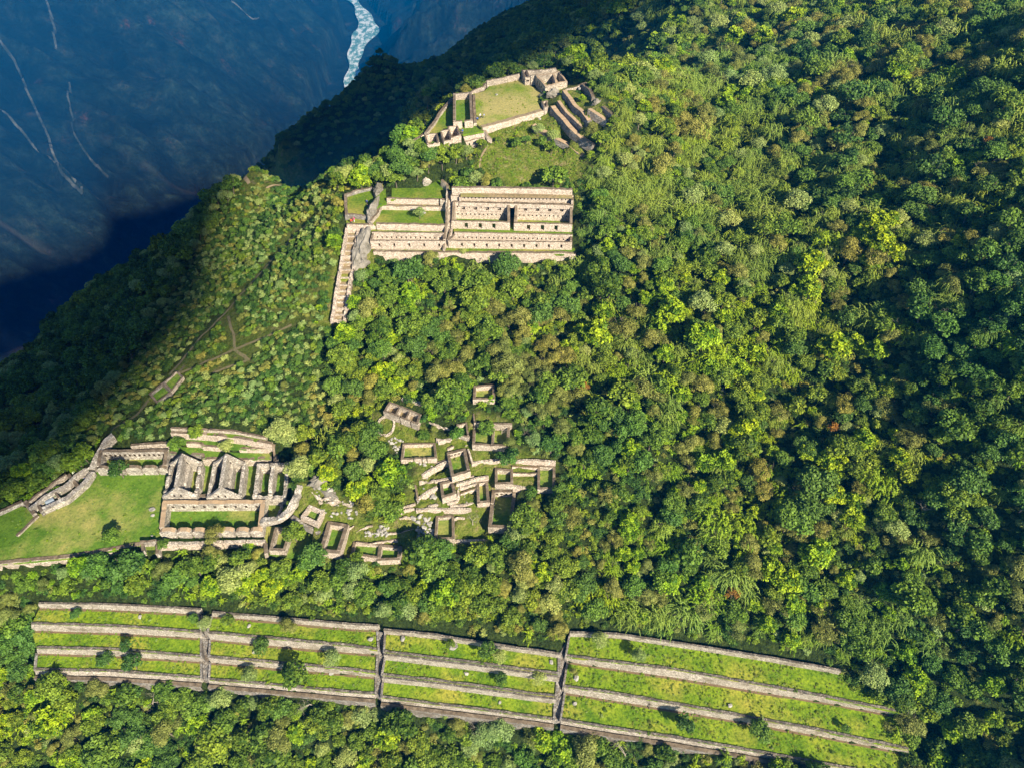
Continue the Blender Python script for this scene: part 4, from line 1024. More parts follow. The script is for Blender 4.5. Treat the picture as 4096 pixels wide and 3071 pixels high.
    if gp:
        # split the gable at its apex so the ridge stays sharp
        for nm, p0, p1 in (('front_gable', fl_, fr), ('back_gable', bl, br)):
            n_ = 17
            A = np.array([p0 + (p1 - p0) * k / (n_ - 1) for k in range(n_)])
            d_ = (p1 - p0)[:2] / np.linalg.norm((p1 - p0)[:2]); nn = np.array([d_[1], -d_[0]])
            V = []; Fc = []; mi = []
            tops = [zb + h + sd['gable'] * (1 - abs(2 * k / (n_ - 1) - 1)) + random.uniform(-.04, .04) for k in range(n_)]
            for sgn in (1, -1):
                for k in range(n_):
                    q = A[k, :2] + nn * sgn * t / 2 + (d_ * (-e if k == 0 else e if k == n_ - 1 else 0))
                    V += [(q[0], q[1], zb - .5), (q[0], q[1], zb + h * .9), (q[0], q[1], tops[k])]
            m3 = 3 * n_
            for k in range(n_ - 1):
                for r_ in range(2):
                    for o_ in (0, m3):
                        Fc.append((o_ + 3 * k + r_, o_ + 3 * k + 3 + r_, o_ + 3 * k + 4 + r_, o_ + 3 * k + 1 + r_)); mi.append(0)
                Fc.append((3 * k + 2, 3 * k + 5, m3 + 3 * k + 5, m3 + 3 * k + 2)); mi.append(1)
            for k in (0, n_ - 1):
                Fc.append((3 * k, 3 * k + 1, 3 * k + 2, m3 + 3 * k + 2, m3 + 3 * k + 1, m3 + 3 * k)); mi.append(0)
            g = mk(nm, V, Fc, mt, mi, th)
            # two thin dark panels on the gable, window shade put into their colour
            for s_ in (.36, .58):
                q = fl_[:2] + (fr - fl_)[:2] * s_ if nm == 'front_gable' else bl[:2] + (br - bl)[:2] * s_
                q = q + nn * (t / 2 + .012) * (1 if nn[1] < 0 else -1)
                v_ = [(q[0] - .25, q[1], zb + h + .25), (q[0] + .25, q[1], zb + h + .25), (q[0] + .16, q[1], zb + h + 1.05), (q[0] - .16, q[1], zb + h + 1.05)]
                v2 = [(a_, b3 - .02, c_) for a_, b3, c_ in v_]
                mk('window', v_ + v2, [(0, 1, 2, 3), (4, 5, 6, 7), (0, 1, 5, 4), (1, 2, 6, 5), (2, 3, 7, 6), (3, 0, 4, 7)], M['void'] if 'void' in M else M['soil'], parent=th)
    else:
        side('front', fl_, fr, 'front', zb + h, (0, -1), (e, e))
        if 'noback' not in sd: side('back', bl, br, 'back', zb + h, (0, -1), (e, e))
    side('left', bl, fl_, 'left', zb + h, (-1, 0) if 'doors' in sd.get('left', {}) else (1, 0), (-t / 2, -t / 2))
    side('right', br, fr, 'right', zb + h, (-1, 0), (-t / 2, -t / 2))
    if 'spine' in sd or 'spine_low' in sd:
        a_, c_ = (bl + br) / 2, (fl_ + fr) / 2
        sh = h + sd['gable'] - .15 if 'gable' in sd else sd['spine_low']
        wall('spine_wall', a_, c_, zb, zb + sh, t, th, mt, front=(1, 0), ends=(-t / 2, -t / 2), rag=.05 if 'gable' in sd else .35,
             openings=[(s_, s_ + .22, sh * .62, sh * .62 + .25, 'n') for s_ in np.arange(1.6, np.linalg.norm((c_ - a_)[:2]) - 2, 1.5)] if 'gable' in sd else ())
        if 'gable' in sd:
            L = np.linalg.norm((c_ - a_)[:2]); d_ = (c_ - a_)[:2] / L; n_ = np.array([-d_[1], d_[0]])
            if n_[0] < 0: n_ = -n_
            q0, q1 = a_[:2] + d_ * .6 + n_ * (t / 2 + .35), c_[:2] - d_ * .6 + n_ * (t / 2 + .35)
            wall('ledge', q0, q1, zb, zb + h * .95, .6, th, mt, front=(1, 0), rag=.03)
    for f in sd.get('cross', []):
        wall('cross_wall', bl + (br - bl) * f, fl_ + (fr - fl_) * f, zb, zb + h, t * .9, th, mt, front=(1, 0), ends=(-t / 2, -t / 2), rag=b['rag'])

# stepped channel (left of the upper halls)
q0 = W(*K(7, (200, 1000))[0], -126)
th = thing('stepped_channel', 'long ladder of small stepped terraces running down beside the big rock', 'terraces', q0)
for y in CROSS:
    zt = chz(y) + .35
    a, b_ = [W(*K(7, (chl(y, s), y - 6))[0], zt) for s in (0, 1)]
    bb = [a + [0, -.08, -1.4], b_ + [0, -.08, -1.4]]
    strip('cross_wall', [a, b_], bb, .5, th, [M['pink'], M['stone']], rag=.08)
    z_ = chz(y) - .05
for a_, b_ in zip(CROSS[:-1], CROSS[1:]):
    z_ = chz(a_) - .72
    P4 = [W(*K(7, (chl(a_, 0), a_ + 8))[0], z_), W(*K(7, (chl(a_, 1), a_ + 8))[0], z_), W(*K(7, (chl(b_, 1), b_ + 6))[0], z_), W(*K(7, (chl(b_, 0), b_ + 6))[0], z_)]
    mk('step_floor', P4 + [q - [0, 0, 1] for q in P4], [(0, 1, 2, 3), (4, 5, 1, 0), (7, 6, 2, 3), (4, 7, 3, 0), (5, 6, 2, 1)], M['lawns'] if a_ == 985 else M['path'], parent=th)
for sd_ in (0, 1):
    ys = np.arange(570, 1490, 14)
    top = []
    for k, y in enumerate(ys):
        stp = CROSS[np.searchsorted(CROSS, y) - 1] if y > 590 else 560
        top.append(W(*K(7, (chl(y, sd_), y - 8))[0], chz(stp + 20) + .55 + (0.1 * math.sin(k))))
    bot = [q + [-.12 if sd_ == 0 else .12, 0, -2.0] for q in top]
    strip('side_wall', top, bot, .8, th, [M['pink'], M['pink']], rag=.12)

# stair in the long upper stairway
S0, S1 = W(*K(7, (1218, 210))[0], -114.2), W(*K(7, (1190, 760))[0], -123.0)
th = thing('stone_stairway', 'long narrow stairway climbing between the upper halls and lawns', 'stairway', (S0 + S1) / 2)
V = []; Fc = []
n = 46
for k in range(n):
    A = S0 + (S1 - S0) * k / n; B = S0 + (S1 - S0) * (k + 1) / n
    o = len(V)
    for q, zz in ((A, A[2]), (A, A[2] - .8), (B, A[2]), (B, A[2] - .8)):
        V += [(q[0] - .75, q[1], zz), (q[0] + .75, q[1], zz)]
    Fc += [(o, o + 1, o + 5, o + 4), (o + 4, o + 5, o + 7, o + 6)]
mk('steps', V, Fc, M['stone'], parent=th)
for dx in (-.95, .95):
    strip('side_wall', [S0 + [dx, 0, .9], S1 + [dx, 0, .9]], [S0 + [dx - .03, 0, -1.2], S1 + [dx - .03, 0, -1.2]], .4, th, [M['stone'], M['stone']], rag=.08)

# ------------------------------------------------------------------ paths and trails draped on the ground
def ribbon(nm, pts, wd, mat, lift=.12, label=None):
    n = max(3, int(plen(pts) / 1.5))
    A = resample(pts, n); tg = np.gradient(A[:, :2], axis=0); tg /= np.linalg.norm(tg, axis=1)[:, None] + 1e-9
    nn = np.stack([-tg[:, 1], tg[:, 0]], 1)
    A[:, :2] += nn * smooth_rand(n, .25, int(abs(A[0, 0]) * 10))[:, None]
    V = []
    for k in (-1, 0, 1):
        q = A[:, :2] + nn * wd / 2 * k * (1 + smooth_rand(n, .15, 40 + k))[:, None]
        V.append(np.c_[q, T(q[:, 0], q[:, 1]) + lift])
    V = np.vstack(V)
    Fc = [(r * n + i, r * n + i + 1, (r + 1) * n + i + 1, (r + 1) * n + i) for r in (0, 1) for i in range(n - 1)]
    return struct(nm, V, Fc, M[mat])
TRAILS = [
 ('trail', GK(10, [(1370, 980), (1280, 1060), (1160, 1200), (1010, 1370), (880, 1500), (750, 1658)]), 1.6, 'path2'),
 ('trail', GK(10, [(1290, 1440), (1180, 1490), (1040, 1545), (870, 1620), (760, 1658)]), 1.5, 'path2'),
 ('trail', GK(10, [(1010, 1400), (1035, 1480), (1040, 1545), (1110, 1590), (1020, 1620), (940, 1650)]), 1.5, 'path2'),
 ('trail', GK(0, [(400, 790), (340, 855), (290, 900), (240, 930), (215, 965)]), 1.5, 'trail'),
 ('dirt_path', GK(9, [(860, 870), (835, 940), (760, 1040), (735, 1140), (740, 1230)]), 1.1, 'path'),
 ('trail', GK(10, [(1100, 750), (1085, 790), (1100, 815)]), 2.2, 'path'),
 ('trail', GK(10, [(1180, 835), (1260, 825), (1350, 812)]), 1.5, 'path'),
]
for nm, pts, wd, mt_ in TRAILS: ribbon(nm, pts, wd * .55, mt_)
M['scree'] = soil_mat('pale_scree', (0.01, 0.02, 0.018), (0.05, 0.06, 0.055), (0.15, 0.16, 0.15), .03)
for pl, wd in (([(100, 0), (118, 60), (122, 110)], 5), ([(150, 180), (152, 230), (160, 290), (178, 320), (195, 345), (235, 385)], 4), ([(0, 90), (30, 130), (62, 205), (100, 285), (118, 340), (135, 378), (178, 420), (215, 432)], 5), ([(0, 238), (60, 300), (110, 345), (165, 395)], 5), ([(500, 5), (560, 40)], 4)):
    ribbon('scree_gully', GK(0, pl), wd, 'scree', lift=2.5)

# ------------------------------------------------------------------ rocks
def rock_mesh(seed, sub=2, rough=.25, flatcut=5):
    import bmesh
    bm = bmesh.new(); bmesh.ops.create_icosphere(bm, subdivisions=sub, radius=1)
    rr = np.random.default_rng(seed)
    cuts = [(Vector(rr.normal(size=3)).normalized(), rr.uniform(.5, .85)) for _ in range(flatcut)]
    for v in bm.verts:
        for n_, d_ in cuts:
            k = v.co.dot(n_)
            if k > d_: v.co -= n_ * (k - d_)
        v.co *= 1 + rough * float(vnoise(np.array(v.co.x * 2.1 + seed), np.array(v.co.y * 2.1 + v.co.z * 1.7), seed)) 
    if sub > 3:
        for v in bm.verts: v.co *= 1 + .16 * float(ridged(np.array(v.co.x * 1.8 + v.co.z * 1.5 + seed), np.array(v.co.y * 3.1 + v.co.z + seed), 3, seed))
    me = bpy.data.meshes.new('boulder'); bm.to_mesh(me); bm.free()
    return me
RM = [rock_mesh(i, 2, .3, 7) for i in range(6)]
for me in RM: me.materials.append(M['boulder'])
RB = [rock_mesh(30 + i, 4, .55, 6) for i in range(3)]
for me in RB: me.materials.append(M['rock'])
def rock(label, p, sz, group=None, me=None, rot=None, nm='boulder'):
    o = bpy.data.objects.new(nm, me or random.choice(RM)); C.objects.link(o)
    o.location = p; o.scale = sz; o.rotation_euler = rot or (random.uniform(-.3, .3), random.uniform(-.3, .3), random.uniform(0, 6.3))
    return tag(o, label, 'boulder', group)
def zat(x, y, z): return z
for (k, x, y, z, sz, lb) in [
    (5, 335, 290, TZ[0][1], .75, 'brown stump-like boulder on the top lawn near the left of the middle stairs'), (5, 575, 285, TZ[0][1], .9, 'wide brown boulder against the top wall, right of the middle stairs'),
    (5, 1040, 540, TZ[1][1], .7, 'lone brown boulder in the middle of the third flight'), (5, 1665, 455, TZ[0][1], .6, 'pale square boulder near the right end of the third top lawn'),
    (5, 950, 350, TZ[0][1], 1.3, 'broad flat rock slab with a shrub on the third top lawn'), (5, 1290, 755, TZ[2][1], .45, 'small boulder low on the third flight'),
    (4, 885, 235, TZ[0][1], .7, 'single boulder on the leftmost top lawn'), (4, 1575, 290, TZ[0][1], .55, 'boulder on the second top lawn'), (4, 1610, 452, TZ[1][1], .7, 'boulder beside the dark tree on the second middle lawn'),
    (4, 2095, 590, TZ[2][1], .7, 'flat slab at the foot of a wall in the second flight'), (6, 885, 680, TZ[1][1], .6, 'pale boulder on the wide middle lawn'), (6, 1675, 828, TZ[1][1], .5, 'grey boulder below the long tree shadow at right'),
    (5, 1840, 760, TZ[2][1], .6, 'rubble lump near the left of the wide lowest lawn'), (5, 1850, 570, TZ[1][1], .8, 'broken rock beside a shrub on the wide middle lawn'),
    (2, 1122, 700, ZP, .9, 'round grey rock in the plaza shade beside the gabled hall'), (2, 1128, 738, ZP, .55, 'smaller grey rock just below the round one in the plaza'), (2, 1122, 890, ZP, .35, 'little pale stone near the plaza corner'),
    (9, 930, 365, -104.5, .55, 'lone pale stone standing on the summit lawn'), (9, 1408, 633, -105.8, .5, 'pale stone on the slope under the summit wall'), (9, 1845, 300, -100.9, .8, 'grey boulder on the shaded fan lawn'),
    (7, 965, 425, -118.7, .8, 'brown boulder behind the lawn tree of the upper group'), (7, 930, 905, -125.6, 1.3, 'white boulder at the foot of the long foot wall'), (7, 855, 925, -125.8, 1.1, 'brown boulder next to the white one below the foot wall'),
    (12, 295, 955, -142.6, .95, 'split white boulder on the lawn left of the small room'), (12, 240, 968, -142.9, .5, 'small white rock beside the split boulder'), (12, 155, 470, -139.2, .9, 'rounded pale boulder on the scree beneath the low open hall')]:
    q = W(*K(k, (x, y))[0], z)
    if k == 12 or (k == 7 and z < -125) or (k == 9 and z < -105): q = G(*K(k, (x, y))[0])
    rock(lb, (q[0], q[1], q[2] + sz * .25), (sz, sz * .8, sz * .6))
def field(k, poly, n, s0, s1, lb, grp, cols=None):
    pp = np.array(K(k, *poly)); lo, hi = pp.min(0), pp.max(0); c = 0
    while c < n:
        u, v = rng.uniform(lo[0], hi[0]), rng.uniform(lo[1], hi[1])
        if not inpoly(np.array([u]), np.array([v]), pp)[0]: continue
        q = G(u, v); s_ = rng.uniform(s0, s1)
        rock(lb, (q[0], q[1], q[2] + s_ * .3), (s_, s_ * rng.uniform(.6, .9), s_ * rng.uniform(.4, .75)), grp, rot=tuple(rng.uniform(-.6, .6, 2)) + (rng.uniform(0, 6.3),)); c += 1
field(12, [(-20, 1230), (130, 1180), (280, 1260), (270, 1590), (150, 1600), (60, 1520)], 46, .35, .85, 'pale angular boulder in the boulder field left of the round-shouldered room', 'boulders of the main boulder field')
field(11, [(1200, 1000), (1450, 1020), (1580, 900), (1700, 930), (1680, 1080), (1450, 1130), (1280, 1080)], 30, .3, .65, 'whitish block in the rubble heap above the low grassy room', 'blocks of the rubble heap')
field(11, [(640, 640), (800, 700), (1000, 690), (1200, 680), (1230, 840), (900, 830), (720, 760)], 16, .3, .75, 'grey block scattered between thicket and diamond-turned room', 'blocks scattered beside the thicket')
field(3, [(860, 530), (980, 545), (960, 660), (930, 690)], 18, .3, .6, 'bluish grey stone on the scree slope under the circle yard', 'stones of the scree slope')
field(12, [(60, 500), (300, 470), (290, 540), (110, 600)], 9, .3, .6, 'loose pale stone beneath the low open hall', 'loose stones beneath the low open hall')
field(3, [(310, 850), (420, 840), (470, 960), (350, 1000)], 8, .5, 1.1, 'rough brown rock at the head of the rubble causeway', 'rocks at the causeway head')
field(12, [(150, 680), (480, 520), (900, 620), (1050, 900), (900, 1100), (300, 1150), (60, 1000)], 26, .15, .35, 'small fallen stone on the grass between the village terraces', 'fallen stones of the village')
field(11, [(640, 350), (900, 420), (1200, 620), (1230, 760), (900, 640), (600, 520)], 26, .2, .6, 'tumbled grey rock on the rubble slope beside the thicket', 'rocks of the rubble slope')
def bigrock(lb, k, x, y, sz, rot, i, dz=0, mat=None):
    q = G(*K(k, (x, y))[0]); me = RB[i]
    if mat: me = me.copy(); me.materials.clear(); me.materials.append(M[mat])
    rock(lb, (q[0], q[1], q[2] + dz), sz, None, me, rot, 'rock_outcrop')['category'] = 'rock'
bigrock('long bare rock outcrop sloping beside the stepped terrace ladder', 7, 372, 760, (2.0, 6.6, 1.9), (.42, 0, -.10), 0, .5)
bigrock('pointed rock outcrop above the left green court', 7, 520, 230, (1.7, 3.0, 2.4), (.5, 0, .25), 1, .6)
bigrock('slanting rock outcrop splitting the upper lawns', 7, 465, 425, (1.3, 4.0, 1.6), (.45, 0, -.35), 2, .3)
bigrock('bright white rock beside the topmost curved lawn', 7, 990, 128, (1.5, 1.0, 1.4), (0, 0, .3), 1, .5, 'white')
bigrock('grey rocks behind the shaded summit house', 13, 930, 740, (2.6, 1.6, 1.6), (0, 0, .6), 2, .3)
bigrock('jagged rock beside the pillar house', 13, 670, 800, (1.6, .8, 1.0), (0, 0, 2.2), 0, .2)
bigrock('rock outcrop at the end of the curved fan wall', 13, 1850, 900, (1.8, 1.1, 1.3), (0, 0, .8), 1, .2)
bigrock('rock above the forest edge of the upper group', 7, 400, 920, (1.9, 1.3, 1.0), (.2, 0, .4), 2, .2)
bigrock('brown rock knob at the top of the rubble causeway', 11, 650, 270, (2.2, 1.6, 1.3), (0, 0, .5), 0, .2)
bigrock('rocky step between thicket and rubble causeway', 11, 820, 480, (3.2, 1.1, .9), (0, 0, -.5), 2, 0)

# stone circle
q = G(*K(3, (852, 450))[0]); th = thing('stone_circle', 'low round ring of stones on the bare yard', 'stone circle', q)
n = 36; V = []; Fc = []
for k in range(n):
    a = 2 * math.pi * k / n; j = random.uniform(-.06, .06)
    for r_, z_ in ((2.5, -.6), (2.45, .45), (2.0, .45), (1.95, -.6)):
        V.append((q[0] + math.cos(a) * (r_ + j) * 1.0, q[1] + math.sin(a) * (r_ + j), float(T(q[0] + math.cos(a) * 2.2, q[1] + math.sin(a) * 2.2)) + z_ + (random.uniform(-.06, .06) if z_ > 0 else 0)))
for k in range(n):
    a, b_ = 4 * k, 4 * ((k + 1) % n)
    for r_ in range(3): Fc.append((a + r_, b_ + r_, b_ + r_ + 1, a + r_ + 1))
mk('ring_wall', V, Fc, M['stone'], parent=th)
yard = GK(3, [(760, 400), (830, 360), (920, 400), (1060, 440), (1030, 520), (1000, 570), (900, 540), (800, 500)])

# ------------------------------------------------------------------ vegetation prototypes
def leaves(r_, P, Nn, size, asp=.62, jit=.7):
    n = len(P)
    Nn = Nn + r_.normal(0, jit, (n, 3)); Nn /= np.linalg.norm(Nn, axis=1)[:, None] + 1e-9
    a = np.cross(Nn, r_.normal(0, 1, (n, 3))); a /= np.linalg.norm(a, axis=1)[:, None] + 1e-9
    b_ = np.cross(Nn, a)
    s_ = size * r_.uniform(.6, 1.35, (n, 1))
    V = np.stack([P - a * s_ * .5, P + b_ * s_ * asp * .5, P + a * s_ * .5, P - b_ * s_ * asp * .5], 1).reshape(-1, 3)
    return V, np.arange(4 * n).reshape(n, 4)
def fastmesh(nm, V, Fq, mat, lv):
    me = bpy.data.meshes.new(nm)
    me.vertices.add(len(V)); me.vertices.foreach_set('co', V.astype(np.float32).ravel())
    me.loops.add(Fq.size); me.loops.foreach_set('vertex_index', Fq.astype(np.int32).ravel())
    me.polygons.add(len(Fq)); me.polygons.foreach_set('loop_start', (np.arange(len(Fq)) * 4).astype(np.int32))
    me.materials.append(mat); me.update(calc_edges=True)
    at_ = me.attributes.new('lv', 'FLOAT', 'FACE'); at_.data.foreach_set('value', lv.astype(np.float32))
    return me
def crown(seed, mat, R_=2.3, H_=2.6, ncl=16, nl=110, size=.36, clr=.95, base=1.9, jit=.7, flat_=.8):
    r_ = np.random.default_rng(seed); Ps, Ns, L = [], [], []
    for c in range(ncl):
        a = r_.uniform(0, 2 * math.pi); rad = R_ * math.sqrt(r_.uniform(0, 1)) * .78
        z_ = base + H_ * (1 - (rad / R_) ** 2) * r_.uniform(.45, 1.0)
        cc_ = np.array([math.cos(a) * rad, math.sin(a) * rad, z_]); cr = clr * r_.uniform(.6, 1.25)
        m_ = int(nl * (cr / clr) ** 2)
        d = r_.normal(0, 1, (m_, 3)); d /= np.linalg.norm(d, axis=1)[:, None]; d[:, 2] = np.where(d[:, 2] < -.3, -d[:, 2], d[:, 2])
        Ps.append(cc_ + d * cr * r_.uniform(.72, 1.08, (m_, 1)) * [1, 1, flat_]); Ns.append(d + [0, 0, .35])
        L.append(np.clip(r_.uniform(.1, .9) + r_.normal(0, .22, m_), 0, 1))
    P, Nn = np.vstack(Ps), np.vstack(Ns)
    V, Fq = leaves(r_, P, Nn, size, jit=jit)
    return fastmesh('crown', V, Fq, LM[mat], np.concatenate(L))
def frond_clump(seed, mat, n=46, L_=3.2, leafsz=.42, per=16, rise=2.6, wide=.4):
    """arching bamboo or fern stems carrying narrow leaves"""
    r_ = np.random.default_rng(seed); Vs, Fs, L = [], [], []; o = 0
    lean = r_.uniform(0, 2 * math.pi)
    for i in range(n):
        a = lean + r_.normal(0, 1.5); ll = L_ * r_.uniform(.6, 1.2); b0 = np.array([r_.normal(0, wide), r_.normal(0, wide), r_.uniform(-.8, .6)])
        t = np.linspace(0, 1, per); out = ll * (t ** 1.5); up = rise * r_.uniform(.6, 1.2) * np.sin(t * 2.25)
        dx, dy = math.cos(a), math.sin(a)
        P = b0 + np.stack([dx * out, dy * out, up], 1)
        tan = np.gradient(P, axis=0); tan /= np.linalg.norm(tan, axis=1)[:, None]
        side = np.cross(tan, [0, 0, 1.0]); side /= np.linalg.norm(side, axis=1)[:, None] + 1e-9
        w_ = .03
        st = np.stack([P[:-1] - side[:-1] * w_, P[:-1] + side[:-1] * w_, P[1:] + side[1:] * w_, P[1:] - side[1:] * w_], 1).reshape(-1, 3)
        Vs.append(st); Fs.append(np.arange(4 * (per - 1)).reshape(-1, 4) + o); o += len(st); L.append(np.full(per - 1, .75))
        for sg in (-1, 1):
            ls = leafsz * r_.uniform(.6, 1.2, (per, 1)) * (1 - .5 * t[:, None])
            tip = P + side * sg * ls + tan * ls * .7 + [0, 0, -.12]
            lf = np.stack([P, P + (tip - P) * .5 + tan * .09, tip, P + (tip - P) * .5 - tan * .09], 1).reshape(-1, 3)
            Vs.append(lf); Fs.append(np.arange(4 * per).reshape(-1, 4) + o); o += len(lf); L.append(np.clip(r_.uniform(.2, .8) + r_.normal(0, .2, per), 0, 1))
    return fastmesh('foliage', np.vstack(Vs), np.vstack(Fs), LM[mat], np.concatenate(L))
def tube(V, Fc, p, q, r0, r1, k=5):
    p, q = np.array(p, float), np.array(q, float); d = q - p; d /= np.linalg.norm(d) + 1e-9
    a = np.cross(d, [.3, .9, .1]); a /= np.linalg.norm(a); b_ = np.cross(d, a); o = len(V)
    for c_, r_ in ((p, r0), (q, r1)):
        for i in range(k):
            t = 2 * math.pi * i / k; V.append(tuple(c_ + (a * math.cos(t) + b_ * math.sin(t)) * r_))
    for i in range(k): Fc.append((o + i, o + (i + 1) % k, o + k + (i + 1) % k, o + k + i))
def branches(r_, V, Fc, p, d, L_, rad, dep, spread=.75, up=.25):
    n = 2
    for s_ in range(n):
        d = d + r_.normal(0, .14, 3); d[2] += up * .3; d /= np.linalg.norm(d)
        q = p + d * L_ / n; tube(V, Fc, p, q, rad, rad * .8, 5 if dep > 1 else 3); p = q; rad *= .8
    if dep <= 0: return
    for b_ in range(3 if dep > 1 else 3):
        nd_ = d + r_.normal(0, spread, 3); nd_[2] = nd_[2] * .6 + up; nd_ /= np.linalg.norm(nd_)
        branches(r_, V, Fc, p, nd_, L_ * r_.uniform(.62, .85), rad * .68, dep - 1, spread, up)
def trunk_mesh(seed, H_=2.8):
    r_ = np.random.default_rng(seed); V, Fc = [], []
    branches(r_, V, Fc, np.array([0, 0, -.6]), np.array([0, 0, 1.0]), H_ * .75, .17, 2, .6, .5)
    me = bpy.data.meshes.new('trunk'); me.from_pydata(V, [], Fc); me.materials.append(M['bark']); return me
def bare_mesh(seed, H_=5.0, dep=5, mat='palebark', spread=.8):
    r_ = np.random.default_rng(seed); V, Fc = [], []
    branches(r_, V, Fc, np.array([0, 0, -.4]), np.array([0, 0, 1.0]), H_ * .34, .17, dep, spread, .25)
    me = bpy.data.meshes.new('branches'); me.from_pydata(V, [], Fc); me.materials.append(M[mat]); return me
KIND = {}   # name -> (crown mesh, trunk mesh, phrase)
def kind(nm, cm, tm, phrase): KIND[nm] = (cm, tm, phrase)
TRK = [trunk_mesh(i) for i in range(3)]
kind('green1', crown(11, 'green', 2.5, 2.6, 22, 95, size=.46, clr=.85, jit=.9), TRK[0], 'mid green lumpy tree')
kind('green2', crown(12, 'green', 2.2, 3.1, 17, 80, size=.55, clr=.85, jit=.9), TRK[1], 'bright green loose tree')
kind('yellow1', crown(13, 'yellow', 2.4, 2.4, 24, 70, size=.48, clr=.7, jit=1.1), TRK[2], 'feathery yellow green tree')
kind('dark1', crown(14, 'dark', 2.7, 2.6, 22, 95, size=.44, clr=.9, jit=.9), TRK[0], 'dark green broad tree')
kind('dark2', crown(15, 'dark', 2.3, 3.0, 18, 80, size=.5, clr=.85, jit=.9), TRK[1], 'open bluish green tree')
kind('olive1', crown(16, 'olive', 2.2, 2.5, 20, 190, size=.23, clr=.8, jit=.5), TRK[2], 'fine-leaved olive brown tree')
kind('olive2', crown(17, 'olive', 2.6, 2.2, 24, 170, size=.24, clr=.85, jit=.6), TRK[0], 'knobbly tan-tinged tree')
kind('pale1', crown(18, 'pale', 2.1, 2.5, 18, 170, size=.25, clr=.85, jit=.6), TRK[1], 'dense pale grey green tree')
kind('bamboo1', frond_clump(21, 'bamboo', 120, 2.6, .24, 12, 3.2, .9), TRK[2], 'arching straw-stemmed bamboo clump')
kind('bamboo2', frond_clump(22, 'bamboo', 100, 2.2, .22, 12, 3.8, 1.0), TRK[2], 'upright droopy bamboo clump')
kind('fern1', frond_clump(23, 'yellow', 90, 1.7, .34, 10, 2.6, 1.1), TRK[2], 'yellow green fern clump')
LM['rust'] = leaf_mat('rusty_orange_leaves', (.16, .07, .015), (.42, .20, .05), (1.1, 1.1, 1))
kind('rust1', crown(51, 'rust', 1.6, 1.6, 12, 70, size=.34, clr=.6, jit=.9), TRK[0], 'rust orange tree')
BUSH = [crown(41, 'green', 1.2, .7, 7, 60, size=.3, clr=.6, base=.2), crown(42, 'dark', 1.2, .6, 7, 60, size=.3, clr=.6, base=.2), crown(43, 'yellow', 1.1, .6, 7, 55, size=.32, clr=.55, base=.2, jit=1),
        crown(44, 'olive', 1.1, .6, 8, 80, size=.2, clr=.55, base=.2), frond_clump(45, 'yellow', 18, 1.2, .3, 9, 1.0), crown(46, 'pale', 1.0, .6, 7, 70, size=.22, clr=.5, base=.2)]

# ------------------------------------------------------------------ scatter
excl = padm.copy()
for pp_ in (KW(6, [(1480, 400), (1660, 425), (2300, 720), (2300, 1320), (2010, 1300), (1970, 1010), (1900, 770), (1700, 660), (1480, 500)], -160),):
    excl &= ~inpoly(GX, GY, np.array(pp_)[:, :2])
def near_mask(x, y, r):
    m_ = np.zeros(x.shape, bool)
    for a in range(8):
        for rr in (r * .55, r):
            xx, yy = x + math.cos(a * .785) * rr, y + math.sin(a * .785) * rr
            i = np.clip(np.searchsorted(gx, xx) - 1, 0, len(gx) - 1); j = np.clip(np.searchsorted(gy, yy) - 1, 0, len(gy) - 1)
            m_ |= excl[j, i]
    i = np.clip(np.searchsorted(gx, x) - 1, 0, len(gx) - 1); j = np.clip(np.searchsorted(gy, y) - 1, 0, len(gy) - 1)
    return m_ | excl[j, i]
gmask = np.zeros(GX.shape, bool)
yardp = np.array(GK(3, [(720, 400), (820, 250), (900, 240), (1130, 340), (1130, 420), (1060, 440), (1050, 560), (1000, 600), (900, 560), (780, 500)]))[:, :2]
for g in GRASS[1:]: gmask |= inpoly(GX, GY, np.array(g)[:, :2])
thick = GK(3, [(700, 1100), (760, 980), (830, 1000), (950, 1050), (880, 1150), (780, 1190), (690, 1170)])
gmask &= ~inpoly(GX, GY, np.array(thick)[:, :2])
trailm = np.zeros(GX.shape, bool)
for nm, pts, wd, mt_ in TRAILS:
    A = resample(pts, max(3, int(plen(pts))))
    for q in A:
        ix = np.where(np.abs(gx - q[0]) < wd * .6 + 1.1)[0]; iy = np.where(np.abs(gy - q[1]) < wd * .6 + 1.1)[0]
        trailm[np.ix_(iy, ix)] = True
def look(mask, x, y):
    i = np.clip(np.searchsorted(gx, x) - 1, 0, len(gx) - 1); j = np.clip(np.searchsorted(gy, y) - 1, 0, len(gy) - 1)
    return mask[j, i]
def scatter(x0, x1, y0, y1, sp, jit=.48, far=False):
    X, Y = np.meshgrid(np.arange(x0, x1, sp), np.arange(y0, y1, sp))
    X = X.ravel() + rng.uniform(-jit, jit, X.size) * sp; Y = Y.ravel() + rng.uniform(-jit, jit, Y.size) * sp
    Z_ = T(X, Y); u, v, d = proj(X, Y, Z_)
    k = (d > 5) & (u > -330) & (u < 4426) & (v > -260) & (v < 3330)
    return X[k], Y[k], Z_[k], u[k], v[k], d[k]
X, Y, Z_, U, V__, D = scatter(-270, 250, -40, 430, 3.05)
occ = near_mask(X, Y, 1.5) | look(gmask, X, Y) | look(trailm, X, Y)
hd = np.hypot(X, Y)
gm2 = look(gmask, X + X / hd * 2.6, Y + Y / hd * 2.6); occ |= gm2 & (V__ > 1400) & (rng.random(len(X)) < .6)
for f in (0., 2., 4., 6.): occ |= inpoly(X + X / hd * f, Y + Y / hd * f, yardp)
for f in (.5, 1.0):   # keep tall crowns from hiding walls behind them
    L = 4.6 * f * hd / -Z_
    occ |= (look(excl, X + X / hd * L, Y + Y / hd * L)) & (rng.random(len(X)) < (.9 if f < 1 else .65))
gap = fbm(X / 8, Y / 8, 2, 401)
occ |= (gap > .30) & (rng.random(len(X)) < .8)
